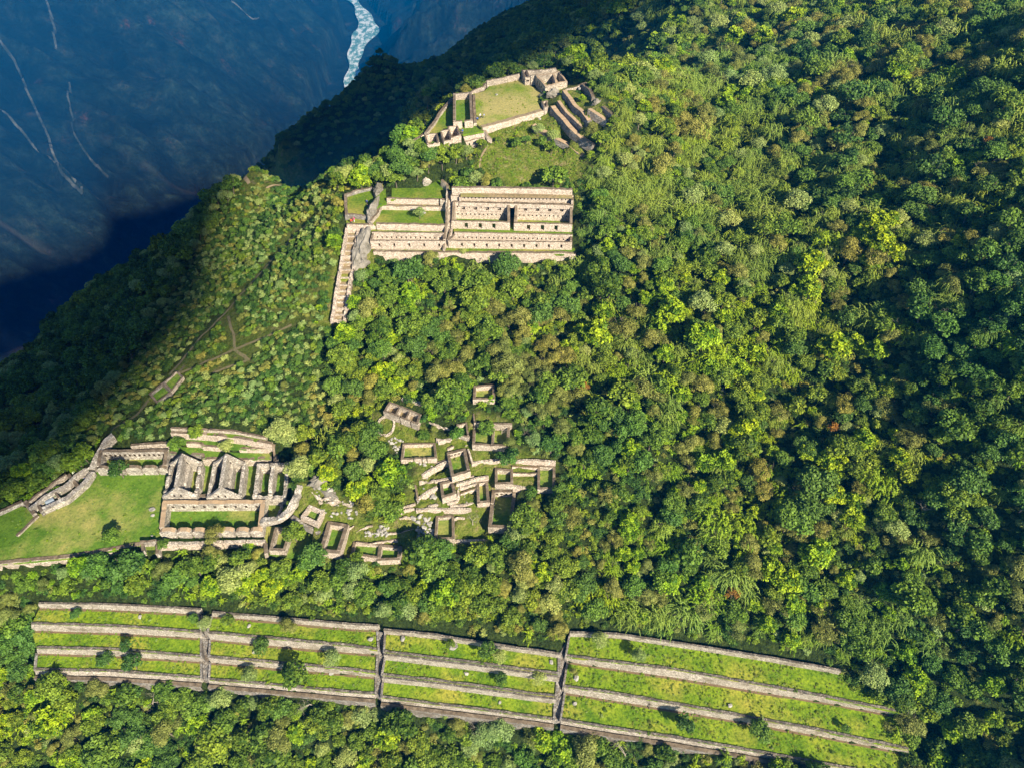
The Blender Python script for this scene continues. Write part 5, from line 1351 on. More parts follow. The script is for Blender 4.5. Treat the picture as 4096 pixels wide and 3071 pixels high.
scr_ = (U < 1340) & (V__ > 640) & (V__ < 1760) & (U + (V__ - 676) * .62 > 1010)
occ |= scr_ & (rng.random(len(X)) < .35)
k = ~occ
X, Y, Z_, U, V__, D = X[k], Y[k], Z_[k], U[k], V__[k], D[k]
n1 = fbm(X / 26, Y / 26, 3, 200) + .5; n2 = fbm(X / 14, Y / 14, 3, 300) + .5; rv = rng.random(len(X))
names = [n_ for n_ in KIND if n_ != 'rust1']
kid = np.zeros(len(X), int)
KN = np.array([fbm(X / 9 + 37 * j, Y / 9 - 19 * j, 3, 500 + j) for j in range(len(names))])
for i in range(len(X)):
    u, v = U[i] / 1.8525, V__[i] / 1.8525
    a = dict.fromkeys(names, 0.0)
    if u < 640 and v < 1000:     # left flank: dark broadleaves
        a.update(dark1=3, dark2=2, green1=1.5, pale1=1.2, green2=.6)
        if u + (v - 365) * .62 > 540: a.update(dark1=4, dark2=3, pale1=4, green1=1.2, green2=0, yellow1=0, olive1=1.6)
    elif v > 1440:
        a.update(green1=2.6, green2=1.8, olive1=1.3, yellow1=1.2, pale1=.8, dark1=1.3, olive2=.5)
    elif v > 1180 and u < 1150:
        a.update(green1=3, green2=1.5, dark1=1.6, pale1=1.2, olive1=1.0, yellow1=.8)
    elif u > 1250 and v < 620 and n1[i] > .42:
        a.update(bamboo1=3, bamboo2=2, green1=1, pale1=1, olive1=.6, dark1=.6)
        if u > 1700: a.update(dark1=2, dark2=2, olive1=1.5, bamboo1=1.6, bamboo2=1)
    elif u > 1250:
        a.update(fern1=4.0 * (n1[i] > .40), bamboo2=.8, bamboo1=.6, green1=2.0, olive1=1.0, olive2=.9, yellow1=2.2, dark1=1.2, pale1=.6, green2=1)
        if 1150 < u < 1700 and 620 < v < 1360: a.update(yellow1=4, fern1=3.5, green2=2, dark1=.6)
        if u > 1950: a.update(bamboo1=2.4, dark1=3, dark2=2.5, yellow1=.2, fern1=.8)
    elif 640 < v < 1180 and u > 880:
        a.update(olive1=2.2, olive2=1.6, green1=2.4, green2=1, yellow1=1.2, dark1=1.2, pale1=.5, fern1=.4)
    else:
        a.update(green1=3, dark1=2.4, green2=1.6, dark2=1, yellow1=.7, olive1=.6, pale1=.9, bamboo2=.4)
    p_ = np.array([a[n_] for n_ in names]); p_ = p_ * np.exp(5.0 * KN[:, i]); p_ /= p_.sum()
    kid[i] = int(np.searchsorted(np.cumsum(p_), rv[i]))
kid = np.minimum(kid, len(names) - 1)
SC = rng.uniform(.6, 1.25, len(X)) * np.where(rng.random(len(X)) < .14, 1.45, 1)
SC *= np.where(hd[k] > 230, 1.12, 1) * np.where(np.isin(kid, [names.index('bamboo1'), names.index('bamboo2'), names.index('fern1')]), .85, 1)
scrub = (U < 1340) & (V__ > 640) & (V__ < 1760) & (U + (V__ - 676) * .62 > 1010)
SC *= np.where(scrub, .38, 1)
RZ = rng.uniform(0, 6.28, len(X))
# the trees that show largest stay individual things
size = SC / D
inview = (U > 30) & (U < 4066) & (V__ > 60) & (V__ < 3060)
order = np.argsort(-size * inview)
IND = []; cnt = 0
for i in order:
    if len(IND) >= 285: break
    if all((X[i] - X[j]) ** 2 + (Y[i] - Y[j]) ** 2 > 9 for j in IND[-60:]): IND.append(i)
indset = np.zeros(len(X), bool); indset[IND] = True
def region(u, v):
    u, v = u / 1.8525, v / 1.8525
    if v > 1440: return 'in the forest below the terraces, ' + ('left side' if u < 700 else 'middle' if u < 1400 else 'right side')
    if v > 1180 and u < 1150: return 'in the forest strip between plaza and terraces, ' + ('left half' if u < 575 else 'right half')
    if u > 1700: return 'at the steep right edge of the forest, ' + ('top' if v < 550 else 'middle' if v < 1100 else 'bottom')
    if u > 1150: return 'on the broad right-hand slope, ' + ('top' if v < 550 else 'middle' if v < 1100 else 'just above the terraces')
    if v > 540: return 'in the wooded slope between upper halls and village'
    return 'in the woods around the summit ruins'
def plant(nm, label, cat, p, sc, rz, cm, tm, group, cn='crown', tn='trunk', tilt=(0, 0)):
    e_ = bpy.data.objects.new(nm, None); C.objects.link(e_); e_.location = p; e_.scale = (sc,) * 3; e_.rotation_euler = (tilt[0], tilt[1], rz)
    tag(e_, label, cat, group)
    for n_, m_ in ((cn, cm), (tn, tm)):
        if m_:
            o = bpy.data.objects.new(n_, m_); C.objects.link(o); o.parent = e_
    return e_
for i in IND:
    cm, tm, ph = KIND[names[kid[i]]]
    bb = names[kid[i]].startswith(('bamboo', 'fern'))
    rg_ = region(U[i], V__[i])
    plant('bamboo_clump' if names[kid[i]].startswith('bamboo') else 'fern_clump' if bb else 'forest_tree', f"{ph} {rg_}", 'bamboo' if names[kid[i]].startswith('bamboo') else 'fern' if bb else 'tree', (X[i], Y[i], Z_[i] - .1), SC[i], RZ[i], cm, None if bb else tm,
          f"{ph}s {rg_}", cn='foliage' if bb else 'crown')

# rest of the forest: one object, instanced on points
def instancer(nm, meshes, P, idx, scl, rz, label, cat, extra=()):
    me = bpy.data.meshes.new(nm); me.vertices.add(len(P)); me.vertices.foreach_set('co', P.astype(np.float32).ravel())
    for an, ty, da in (('scl', 'FLOAT', scl), ('rz', 'FLOAT', rz), ('idx', 'INT', idx)):
        at_ = me.attributes.new(an, ty, 'POINT'); at_.data.foreach_set('value', da.astype(np.int32 if ty == 'INT' else np.float32))
    me.update()
    o = bpy.data.objects.new(nm, me); C.objects.link(o); o['kind'] = 'stuff'; tag(o, label, cat)
    ng = bpy.data.node_groups.new(nm, 'GeometryNodeTree')
    ng.interface.new_socket('Geometry', in_out='INPUT', socket_type='NodeSocketGeometry'); ng.interface.new_socket('Geometry', in_out='OUTPUT', socket_type='NodeSocketGeometry')
    gi, go = ng.nodes.new('NodeGroupInput'), ng.nodes.new('NodeGroupOutput')
    jn = ng.nodes.new('GeometryNodeJoinGeometry')
    def attr(n_, ty):
        a_ = ng.nodes.new('GeometryNodeInputNamedAttribute'); a_.data_type = ty; a_.inputs[0].default_value = n_; return a_.outputs[0]
    A1, A2, A3 = attr('scl', 'FLOAT'), attr('rz', 'FLOAT'), attr('idx', 'INT')
    cx = ng.nodes.new('ShaderNodeCombineXYZ'); ng.links.new(A2, cx.inputs[2])
    for j, m_ in enumerate(meshes):
        po = bpy.data.objects.new('leaf_source', m_)     # not linked to the scene: only its mesh is read
        oi = ng.nodes.new('GeometryNodeObjectInfo'); oi.inputs[0].default_value = po
        cmp_ = ng.nodes.new('FunctionNodeCompare'); cmp_.data_type = 'INT'; cmp_.operation = 'EQUAL'
        ng.links.new(A3, cmp_.inputs[2]); cmp_.inputs[3].default_value = j
        ip = ng.nodes.new('GeometryNodeInstanceOnPoints')
        ng.links.new(gi.outputs[0], ip.inputs['Points']); ng.links.new(cmp_.outputs[0], ip.inputs['Selection']); ng.links.new(oi.outputs['Geometry'], ip.inputs['Instance'])
        ng.links.new(cx.outputs[0], ip.inputs['Rotation']); ng.links.new(A1, ip.inputs['Scale']); ng.links.new(ip.outputs[0], jn.inputs[0])
    ng.links.new(jn.outputs[0], go.inputs[0])
    md = o.modifiers.new('scatter', 'NODES'); md.node_group = ng
    return o
def joined(cm, tm, nm):
    """crown and trunk in one mesh for the mass of the forest"""
    import bmesh
    bm = bmesh.new(); bm.from_mesh(cm); n0 = len(bm.faces); bm.from_mesh(tm)
    bm.faces.ensure_lookup_table()
    for f in bm.faces[n0:]: f.material_index = 1
    me = bpy.data.meshes.new(nm); bm.to_mesh(me); bm.free()
    me.materials.append(cm.materials[0]); me.materials.append(M['bark'])
    return me
JM = [joined(KIND[n_][0], KIND[n_][1], 'forest_' + n_) for n_ in names]
r = ~indset
Xf, Yf, Zf, Uf, Vf, Df = scatter(-800, 560, 200, 1150, 4.6)
kf = ((Yf > 430) | (Xf < -270) | (Xf > 250)) & (Zf > -640) & (Df < 1100)
Xf, Yf, Zf = Xf[kf], Yf[kf], Zf[kf]
if1 = rng.choice([names.index('dark1'), names.index('dark2'), names.index('green1'), names.index('pale1')], len(Xf), p=[.45, .3, .17, .08])
P = np.vstack([np.c_[X, Y, Z_ - .15][r], np.c_[Xf, Yf, Zf - .3]])
instancer('dense_forest', JM, P, np.r_[kid[r], if1], np.r_[SC[r], rng.uniform(.9, 1.45, len(Xf))], np.r_[RZ[r], rng.uniform(0, 6.28, len(Xf))], 'dense cloud forest covering the spur and its steep flanks', 'forest')
# undergrowth
Xb, Yb, Zb, Ub, Vb, Db = scatter(-270, 250, -40, 420, 1.75)
ob = near_mask(Xb, Yb, .75) | look(trailm, Xb, Yb)
gm = look(gmask, Xb, Yb); ob |= gm & (rng.random(len(Xb)) < .96)
kb = ~ob
Xb, Yb, Zb, Ub, Vb = Xb[kb], Yb[kb], Zb[kb], Ub[kb], Vb[kb]
P = np.c_[Xb, Yb, Zb - .1]
instancer('undergrowth', BUSH, P, np.where((Ub < 1340) & (Vb > 640) & (Vb < 1760), rng.choice([1, 5, 3, 0], len(Xb), p=[.42, .28, .2, .1]), rng.choice(6, len(Xb), p=[.30, .30, .08, .14, .12, .06])), rng.uniform(.6, 1.3, len(Xb)), rng.uniform(0, 6.28, len(Xb)), 'low bushes and ferns filling the ground between the trees', 'undergrowth')
print('forest', len(X), len(Xf), 'bushes', len(Xb))

WP = []
for nm, poly, mt_ in LAWNS:
    P_ = np.array(poly); lo, hi = P_[:, :2].min(0), P_[:, :2].max(0)
    if mt_ == 'dirt' or nm == 'room_floor' and mt_ != 'lawn': continue
    n_ = int((hi[0] - lo[0]) * (hi[1] - lo[1]) * (2.2 if mt_ == 'lawnt' else .35))
    x_, y_ = rng.uniform(lo[0], hi[0], n_), rng.uniform(lo[1], hi[1], n_)
    k_ = inpoly(x_, y_, P_[:, :2]) & (fbm(x_ / 4, y_ / 4, 2, 88) > -.12)
    WP.append(np.c_[x_[k_], y_[k_], np.full(k_.sum(), P_[0, 2] - .03)])
WP = np.vstack(WP)
gq = GK(9, [(760, 760), (1290, 590), (1480, 540), (1990, 980), (1900, 1120), (1900, 1330), (1500, 1380), (740, 1400), (690, 1150), (800, 950)])
gq = np.array(gq)[:, :2]; x_, y_ = rng.uniform(gq[:, 0].min(), gq[:, 0].max(), 1500), rng.uniform(gq[:, 1].min(), gq[:, 1].max(), 1500)
k_ = inpoly(x_, y_, gq) & ~near_mask(x_, y_, .5); WP2 = np.c_[x_[k_], y_[k_], T(x_[k_], y_[k_])]
instancer('grass_tufts', BUSH, np.vstack([WP, WP2]), rng.choice([0, 2, 3, 4, 5], len(WP) + len(WP2)), np.r_[rng.uniform(.06, .24, len(WP)) * np.where(rng.random(len(WP)) < .05, 1.8, 1), rng.uniform(.12, .38, len(WP2))], rng.uniform(0, 6.28, len(WP) + len(WP2)), 'weeds and grass tufts growing on the lawns and terraces', 'grass')

# ------------------------------------------------------------------ named trees and shrubs
def tree_at(lb, k, x, y, z, sc, kn, grp=None, nm='tree', cat='tree', tilt=(0, 0)):
    u, v = K(k, (x, y))[0]
    q = W(u, v, z) if z is not None else G(u, v)
    cm, tm, ph = KIND[kn]
    plant(nm, lb, cat, q, sc * 1.25, random.uniform(0, 6.3), cm, tm, grp, tilt=tilt)
z0, z1, z2 = TZ[0][1], TZ[1][1], TZ[2][1]
for a in [('small dark tree at the left of the leftmost top lawn', 4, 500, 232, z0, .42, 'dark1'),
          ('pale grey bush growing in the head of the left stairs', 4, 1312, 300, z0, .62, 'pale1'),
          ('dark shrub overhanging the wall in the leftmost flight', 4, 820, 440, z1, .5, 'dark2'),
          ('dark tree on the leftmost lowest lawn', 4, 690, 530, z2, .6, 'dark1'),
          ('thin leafy tree right of centre on the leftmost lowest lawn', 4, 865, 560, z2, .75, 'dark2'),
          ('bushy dark tree near the left of the second middle lawn', 4, 1665, 450, z1, .68, 'dark1'),
          ('grey green tree at the right of the second middle lawn', 4, 2110, 525, z1, .75, 'pale1'),
          ('round yellow green tree with a full crown on the terraces', 4, 1885, 640, z2, 1.05, 'green2'),
          ('wispy pale tree on the second lowest lawn', 4, 1595, 620, z2, .7, 'pale1'),
          ('leaning bush in the middle of the second top lawn', 4, 1835, 318, z0, .75, 'olive1'),
          ('dark shrub at the corner of the left stairs', 4, 1235, 262, z0, .4, 'dark1'),
          ('small green shrub at the left of the second top lawn', 4, 1450, 270, z0, .5, 'green1'),
          ('green tree pair on the third top lawn, left of two', 5, 1200, 415, z0, .72, 'dark2'),
          ('green tree pair on the third top lawn, right of two', 5, 1290, 445, z0, .62, 'pale1'),
          ('small slanting tree on the third middle lawn', 5, 1300, 610, z1, .5, 'dark1'),
          ('silvery shrub at the right end of the third middle lawn', 5, 1575, 605, z1, .62, 'pale1'),
          ('silvery bush at the left of the wide top lawn', 5, 2020, 330, z0, .72, 'pale1'),
          ('small tree left on the wide top lawn casting a long shadow', 6, 255, 365, z0, .62, 'pale1'),
          ('dark bushy tree left on the wide lowest lawn', 6, 570, 830, z2, .75, 'dark2'),
          ('dark bushy tree in the middle of the wide lowest lawn', 6, 1070, 890, z2, .78, 'dark1'),
          ('small shrub beneath the wall at right of the wide middle lawn', 6, 1660, 850, z1, .3, 'dark1'),
          ('green shrub growing on the flat slab of the third flight', 5, 925, 340, z0, .38, 'green2'),
          ('shrub beside the broken rock on the wide middle lawn', 5, 1835, 545, z1, .35, 'olive1'),
          ('airy tree in front of the plaza-head hall', 2, 910, 460, ZP, .85, 'dark2'),
          ('round dark bush on the lower plaza lawn', 2, 850, 945, ZP, .75, 'green1'),
          ('round leafy tree between long hall and low piers', 2, 1610, 925, ZP, .82, 'olive2'),
          ('green tree hanging over the bright long terrace wall', 2, 1475, 170, -145.2, .7, 'green1'),
          ('green bush on the terrace left of the gabled halls', 2, 1325, 250, -146.6, .72, 'green1'),
          ('feathery tree on the terraces behind the right gabled hall', 2, 1690, 270, -146.6, .75, 'pale1'),
          ('broad leafy tree beside the small square ruin', 2, 2190, 930, ZP, 0.92, 'green1'),
          ('small tree at the broken gap of the plaza corner', 2, 1218, 980, None, .5, 'green1'),
          ('round green tree inside the walled compound', 12, 1000, 140, None, 0.75, 'green1'),
          ('big dark green tree standing over the terrace wall', 12, 1265, 520, None, 0.94, 'dark2'),
          ('olive bush above the big dark village tree', 12, 1300, 330, None, 0.63, 'olive1'),
          ('leafy bush right of the low open hall', 12, 590, 190, None, 0.59, 'dark1'),
          ('spreading bush above the low open hall', 12, 160, 200, None, 0.54, 'green1'),
          ('tangled olive bush above the wall junction', 12, 290, 130, None, 0.48, 'olive1'),
          ('round yellow green bush at the edge of the isolated room', 3, 1632, 275, None, 0.38, 'yellow1'),
          ('dark leafy bush right of the three shaded rooms', 3, 1130, 425, None, 0.42, 'dark2'),
          ('dark round tree left in the thicket by the village', 11, 1570, 760, None, 1.15, 'green1'),
          ('olive tree in front of the thicket by the village', 11, 1400, 760, None, 1.1, 'olive1'),
          ('bush at the right of the thicket by the village', 11, 1740, 840, None, 1.0, 'green1'),
          ('small green bush below the low grassy room', 11, 1230, 1480, None, .6, 'green2'),
          ('small tree in the middle of the upper group lawn', 7, 925, 480, -118.7, .68, 'pale1'),
          ('slender tree with white trunk above the left green court', 7, 362, 215, None, 1.15, 'yellow1'),
          ('round dark shrub at the left of the grassy summit slope', 9, 765, 945, None, .5, 'green1'),
          ('round shrub lower left beside the dirt trail', 9, 708, 1040, None, .45, 'green1'),
          ('little round shrub near the step walls of the summit', 9, 940, 890, None, .35, 'green1'),
          ('small brown-headed shrub in the middle of the summit slope', 9, 1160, 880, None, .4, 'olive1'),
          ('small bright shrub beside the brown-headed one', 9, 1105, 900, None, .35, 'yellow1'),
          ('dark shrub in the middle of the summit slope', 9, 1150, 975, None, .6, 'green2'),
          ('low shrub right of the dark slope shrub', 9, 1250, 915, None, .5, 'dark1'),
          ('pale leafy tree leaning over the first fan wall', 9, 1390, 830, None, .75, 'pale1'),
          ('second pale leafy tree over the first fan wall', 9, 1555, 905, None, .78, 'pale1'),
          ('green shrub below the first fan wall, left of two', 9, 1430, 960, None, .6, 'green2'),
          ('green shrub below the first fan wall, right of two', 9, 1530, 1030, None, .7, 'green2'),
          ('tree growing on the wall corner behind the gatehouse', 13, 170, 160, None, 0.44, 'yellow1'),
          ('feathery bush between the fan walls near the boulders', 13, 1540, 900, None, 0.42, 'yellow1'),
          ('orange flowering tree high at the top of the right slope', 15, 1040, 92, None, .8, 'rust1'),
          ('orange tree beside the dark gully, upper right', 15, 1240, 250, None, 1.0, 'rust1'),
          ('orange tree in the middle of the bamboo slope', 15, 715, 1060, None, .9, 'rust1'),
          ('orange-topped tree far right in the upper forest', 15, 1935, 720, None, .8, 'rust1'),
          ('orange tree right of the village, nearest to it', 16, 35, 215, None, .9, 'rust1'),
          ('orange tree in the middle of the right forest', 16, 605, 205, None, .7, 'rust1'),
          ('small rust orange tree below the bamboo thicket', 16, 1255, 415, None, .8, 'rust1'),
          ('rust orange tree above the right end of the terraces', 16, 760, 1230, None, 1.0, 'rust1'),
          ('bush on the terrace below the curved court', 7, 1350, 835, None, .4, 'pale1')]:
    tree_at(*a)
for j, (k_, x_, y_, sc_, kn_) in enumerate([(7, 560, 150, .9, 'green1'), (7, 640, 120, 1.0, 'pale1'), (7, 700, 175, .9, 'green1'), (7, 770, 110, 1.1, 'dark1'), (7, 850, 60, .9, 'green2'), (7, 900, 110, .8, 'pale1'), (7, 800, 10, 1.0, 'dark1'), (7, 1010, 30, .8, 'olive1'),
          (9, 110, 1060, .9, 'green1'), (9, 30, 1110, 1.0, 'pale1'), (9, 220, 1070, .8, 'dark1'), (9, 330, 1080, .9, 'green1'), (9, 520, 1040, .6, 'green2'), (9, 180, 1150, 1.0, 'dark1'), (9, 330, 1180, .9, 'green1'), (9, 480, 1120, .9, 'green2'), (9, 600, 1080, .8, 'pale1')]):
    tree_at('leafy tree in the grove between the tower rooms and the top lawn', k_, x_, y_, None, sc_, kn_, 'grove below the tower rooms')
BARE = [bare_mesh(61), bare_mesh(62, 5.6, 5, 'palebark', .95), bare_mesh(63, 4.4, 5, 'bark', .85)]
for lb, k, x, y, z, sc, i in [('gnarled pale bare tree left of the brown tree below the terraces', 5, 400, 900, None, 1.0, 1), ('bare tangled tree at the foot of the third flight', 5, 1130, 900, None, 1.0, 1),
        ('spiky bare tree in the left forest below the terraces', 4, 970, 790, None, .95, 0), ('bare white tree at the left end of the lowest wall', 4, 290, 690, None, .6, 0), ('bare tree crossing the lowest wall in the second flight', 4, 1980, 790, None, .95, 1),
        ('bare twiggy tree casting a branching shadow on the wide lawn', 6, 335, 705, z2, .85, 2), ('bare tree at the lower edge right of the stairs', 6, 175, 1050, None, 1.1, 1), ('white bare tree inside the walled compound', 12, 1185, 130, None, .8, 0),
        ('large brown bare tree right of the compound', 12, 1470, 130, None, 1.0, 2), ('thin bare tree on the lawn beside the round-shouldered room', 12, 800, 1320, None, .75, 0), ('small bare white tree at the lowest village wall', 12, 548, 1590, None, .55, 0),
        ('pale bare tree in the right forest, lowest of them', 0, 1995, 1110, None, .8, 0), ('bare grey tree high on the left margin of the terraces', 0, 12, 1295, None, .9, 0), ('bare pinkish tree above the terraces at right', 6, 1690, 280, None, 1.0, 2),
        ('bare brown tree on the slope above the wide top wall', 6, 580, 130, None, 1.2, 2), ('tiny bare tree near the leaning room corner', 11, 668, 1400, None, .5, 0), ('bare straw-coloured tree far up the right slope', 0, 2040, 690, None, .9, 1),
        ('silvery bare tree above the right part of the forest', 0, 1555, 850, None, .8, 1), ('bare tree among olive crowns in the middle forest', 0, 1330, 1010, None, .8, 2)]:
    q = W(*K(k, (x, y))[0], z) if z is not None else G(*K(k, (x, y))[0])
    e_ = plant('bare_tree', lb, 'bare tree', q + [0, 0, .3], sc, random.uniform(0, 6), BARE[i], None, None, cn='branches')

# ------------------------------------------------------------------ people
def skinned(nm, pts, edges, rad, mat, parent, lvl=1):
    me = bpy.data.meshes.new(nm); me.from_pydata(pts, edges, []); me.materials.append(mat)
    o = bpy.data.objects.new(nm, me); C.objects.link(o); o.parent = parent
    md = o.modifiers.new('skin', 'SKIN')
    for sv, r_ in zip(me.skin_vertices[0].data, rad): sv.radius = (r_, r_)
    me.skin_vertices[0].data[0].use_root = True
    o.modifiers.new('smooth', 'SUBSURF').levels = lvl; o.modifiers['smooth'].render_levels = lvl
    return o
SKIN = flat('skin', (.45, .28, .19), .6); HAIR = flat('dark_hair', (.03, .022, .018), .7)
def person(lb, k, x, y, z, jc, tc, pose='stand', rz=0, hat=None):
    q = W(*K(k, (x, y))[0], z) if z is not None else G(*K(k, (x, y))[0])
    e_ = bpy.data.objects.new('person', None); C.objects.link(e_); e_.location = q; e_.rotation_euler = (0, 0, rz); tag(e_, lb, 'person')
    if pose == 'sit':
        hip, kn, an, ch = (0, 0, .22), [(.14, -.42, .42), (-.14, -.42, .42)], [(.14, -.62, .08), (-.14, -.62, .08)], (0, .06, .62)
        sh = [(.19, .05, .66), (-.19, .05, .66)]; el = [(.28, -.12, .42), (-.28, -.12, .42)]; wr = [(.14, -.36, .44), (-.14, -.36, .44)]; nk, hd_ = (0, .04, .78), (0, .0, .95)
    else:
        hip, kn, an, ch = (0, 0, .95), [(.11, -.03, .52), (-.11, .02, .52)], [(.12, 0, .08), (-.12, .05, .08)], (0, 0, 1.32)
        sh = [(.2, 0, 1.42), (-.2, 0, 1.42)]; el = [(.27, .02, 1.13), (-.27, .02, 1.13)]; wr = [(.25, -.14, .92), (-.25, -.14, .92)]; nk, hd_ = (0, 0, 1.5), (0, -.02, 1.66)
    if pose == 'bend': ch = (0, -.2, 1.2); sh = [(.2, -.28, 1.25), (-.2, -.28, 1.25)]; el = [(.25, -.35, .98), (-.25, -.35, .98)]; wr = [(.2, -.5, .8), (-.2, -.5, .8)]; nk, hd_ = (0, -.36, 1.32), (0, -.45, 1.44)
    ft = [(a[0], a[1] - .16, .04) for a in an]; hn = [(a[0], a[1] - .09, a[2] - .04) for a in wr]; tp = (hd_[0], hd_[1], hd_[2] + .09)
    P = [hip, ch, nk, hd_, tp, sh[0], el[0], wr[0], hn[0], sh[1], el[1], wr[1], hn[1], kn[0], an[0], ft[0], kn[1], an[1], ft[1]]
    E = [(0, 1), (1, 2), (2, 3), (3, 4), (1, 5), (5, 6), (6, 7), (7, 8), (1, 9), (9, 10), (10, 11), (11, 12), (0, 13), (13, 14), (14, 15), (0, 16), (16, 17), (17, 18)]
    skinned('body', P, E, [.13, .14, .055, .1, .07, .06, .042, .03, .035, .06, .042, .03, .035, .065, .042, .04, .065, .042, .04], SKIN, e_)
    skinned('jacket', [hip, ch, sh[0], el[0], wr[0], sh[1], el[1], wr[1]], [(0, 1), (1, 2), (2, 3), (3, 4), (1, 5), (5, 6), (6, 7)], [.165, .18, .09, .065, .052, .09, .065, .052], flat('jacket_cloth', jc), e_)
    skinned('trousers', [hip, kn[0], an[0], kn[1], an[1]], [(0, 1), (1, 2), (0, 3), (3, 4)], [.15, .09, .065, .09, .065], flat('trouser_cloth', tc), e_)
    skinned('hat' if hat else 'hair', [(hd_[0], hd_[1] + .03, hd_[2] + .02), (tp[0], tp[1] + .01, tp[2] + .03)], [(0, 1)], [.115, .09], flat('hat_cloth', hat) if hat else HAIR, e_)
BL, RD, WH, DK = (.03, .12, .45), (.75, .03, .05), (.75, .75, .75), (.05, .05, .07)
for a in [('person in blue sitting at the left of the summit lawn group', 9, 718, 636, -104.5, BL, DK, 'sit', .5), ('person in a light top in the middle of the summit lawn group', 9, 750, 622, -104.5, WH, DK, 'stand', .9),
          ('person in a pale blue top at the right of the summit lawn group', 9, 782, 618, -104.5, (.35, .5, .8), DK, 'bend', 2.), ('person with dark jacket and brown hat by the small square lawn', 9, 540, 795, -105, DK, DK, 'stand', 0, (.3, .2, .1)),
          ('person in blue beside the right tower room', 9, 556, 795, -105, BL, DK, 'stand', 1.), ('person in bright red near the top of the stepped terrace ladder', 7, 263, 528, -119.3, RD, DK, 'stand', .4, RD),
          ('person in magenta pink behind the one in red', 7, 287, 512, -119.3, (.8, .08, .3), WH, 'stand', 2.6, (.8, .1, .35)), ('person in dark blue in the shade of the green court', 7, 410, 318, -118.2, (.02, .06, .25), DK, 'sit', 0),
          ('second person in the shade of the green court', 7, 416, 362, -118.2, (.03, .06, .2), DK, 'sit', 1.), ('person in white and red at the head of the plaza bench wall', 2, 668, 412, ZP, WH, RD, 'stand', 1.),
          ('person in black at the head of the plaza bench wall', 2, 618, 402, ZP + .5, DK, DK, 'stand', 2.), ('person in blue seated between the plaza-side walls', 2, 634, 472, ZP, BL, DK, 'sit', 0), ('person in turquoise beside the curved bench wall', 2, 572, 588, ZP, (.05, .4, .6), DK, 'sit', 0)]:
    person(*a)
# tarpaulins of the restoration camp
def sheet(lb, k, c, z, mat, nm='tarpaulin'):
    P4 = [W(*K(k, p_)[0], z) for p_ in c]; n_ = 9; V = []; Fc = []
    for i in range(n_):
        for j in range(n_):
            a, b_ = i / (n_ - 1), j / (n_ - 1)
            q = (P4[0] * (1 - a) + P4[1] * a) * (1 - b_) + (P4[3] * (1 - a) + P4[2] * a) * b_
            V.append((q[0], q[1], q[2] + .55 * math.sin(math.pi * b_) + random.uniform(-.06, .06)))
    for i in range(n_ - 1):
        for j in range(n_ - 1): Fc.append((i * n_ + j, i * n_ + j + 1, (i + 1) * n_ + j + 1, (i + 1) * n_ + j))
    o = mk(nm, V, Fc, mat, smooth=True); o.modifiers.new('thick', 'SOLIDIFY').thickness = .03
    tag(o, lb, 'tarpaulin')
sheet('pale blue tarpaulin tent inside the plaza-side room', 2, [(328, 632), (390, 598), (410, 640), (345, 668)], ZP + .5, flat('pale_tarpaulin', (.35, .42, .5), .5))
sheet('small white sheet on the slope outside the court', 2, [(528, 425), (545, 410), (553, 420), (536, 434)], ZP + .3, flat('white_tarpaulin', (.8, .8, .8), .5))

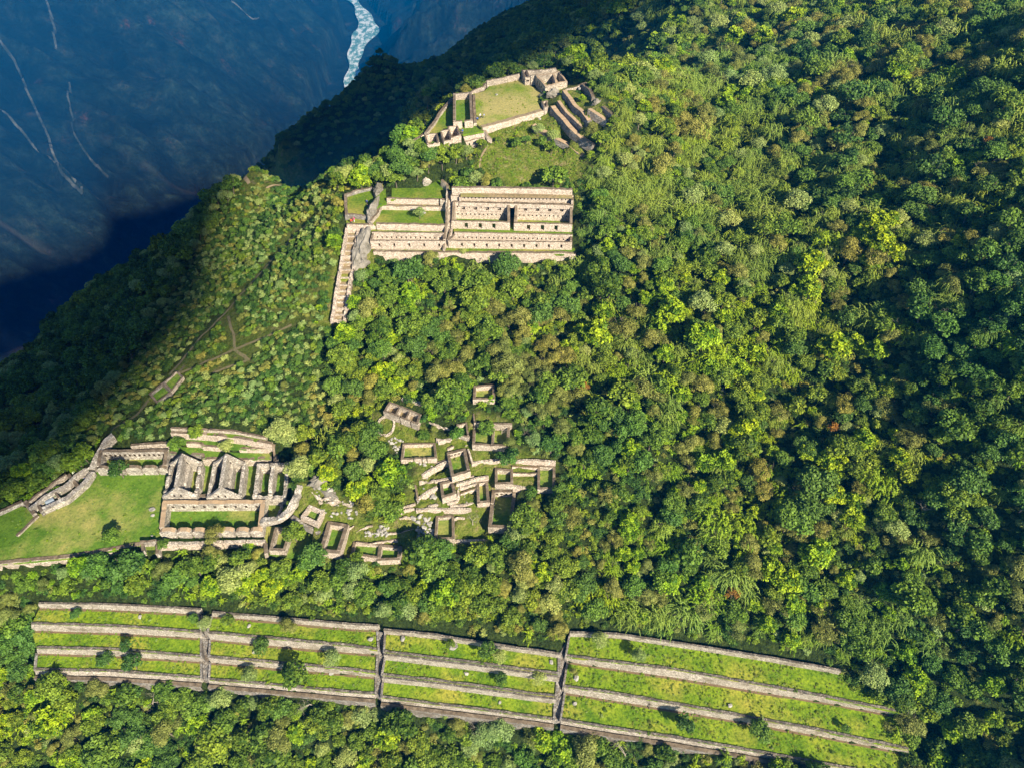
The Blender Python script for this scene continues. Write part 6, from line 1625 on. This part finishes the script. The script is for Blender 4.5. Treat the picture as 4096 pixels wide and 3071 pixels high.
# ------------------------------------------------------------------ haze and added cloud
m = bpy.data.materials.new('haze_air'); m.use_nodes = True; nt = m.node_tree
for n_ in list(nt.nodes):
    if n_.type != 'OUTPUT_MATERIAL': nt.nodes.remove(n_)
pv = nt.nodes.new('ShaderNodeVolumePrincipled')
pv.inputs['Color'].default_value = (0.0, 0.34, 1.0, 1)
pv.inputs['Density'].default_value = 0.00017
pv.inputs['Anisotropy'].default_value = 0.0
nt.links.new(pv.outputs[0], nt.nodes['Material Output'].inputs['Volume'])
x0, x1, y0, y1, z0_, z1_ = gx[0] - 60, gx[-1] + 60, gy[0] - 60, gy[-1] + 60, float(GZ.min()) - 12, max(40.0, float(GZ.max()) + 15)
V = [(x, y, z) for x in (x0, x1) for y in (y0, y1) for z in (z0_, z1_)]
hz = mk('haze', V, [(0, 1, 3, 2), (4, 6, 7, 5), (0, 4, 5, 1), (2, 3, 7, 6), (0, 2, 6, 4), (1, 5, 7, 3)], m)
hz['kind'] = 'stuff'
# cloud bank added out of view behind the camera to shade flank and spur
azi = np.array([.567, -.824]); per = np.array([.824, .567])
V = []; Fc = []
na, nb = 26, 60
cm_ = flat('shade_cloud_white', (.8, .8, .8), 1)
WJ = list(np.linspace(-2600, -120, 12)) + list(np.arange(-100, 420, 9.0)) + list(np.linspace(440, 4000, 14)); nb = len(WJ)
for side in (0, 1):
    for i in range(na):
        for j in range(nb):
            a = 1350 + 700 * i / (na - 1); w_ = WJ[j]
            base_h = float(np.interp(w_, [-2600, -46, -34, -15, 3, 24, 35, 48, 60, 80, 110, 140, 196, 238, 266, 320, 4000], [-48, -44, -40, -36, -28, -17, 0, 22, 38, 40, 38, 36, 42, 50, 56, 72, 70])) + .675 * a + 2.5 * math.sin(w_ / 31)
            p_ = azi * a + per * w_
            z_ = base_h if side == 0 else base_h + 8 + (130 + 40 * math.sin(w_ / 300 + a / 200)) * math.sin(math.pi * (i + .5) / na) ** .3
            V.append((p_[0], p_[1], z_))
o_ = na * nb
for s_ in (0, 1):
    for i in range(na - 1):
        for j in range(nb - 1):
            k = s_ * o_ + i * nb + j; Fc.append((k, k + 1, k + nb + 1, k + nb))
for i in range(na - 1):
    for j in (0, nb - 1):
        k = i * nb + j; Fc.append((k, k + nb, k + nb + o_, k + o_))
for j in range(nb - 1):
    for i in (0, na - 1):
        k = i * nb + j; Fc.append((k, k + 1, k + 1 + o_, k + o_))
cl = mk('cloud', V, Fc, cm_, smooth=True); cl['kind'] = 'stuff'; cl['label'] = 'unseen cloud bank added behind the viewpoint to shade flank and spur'; cl['category'] = 'cloud'
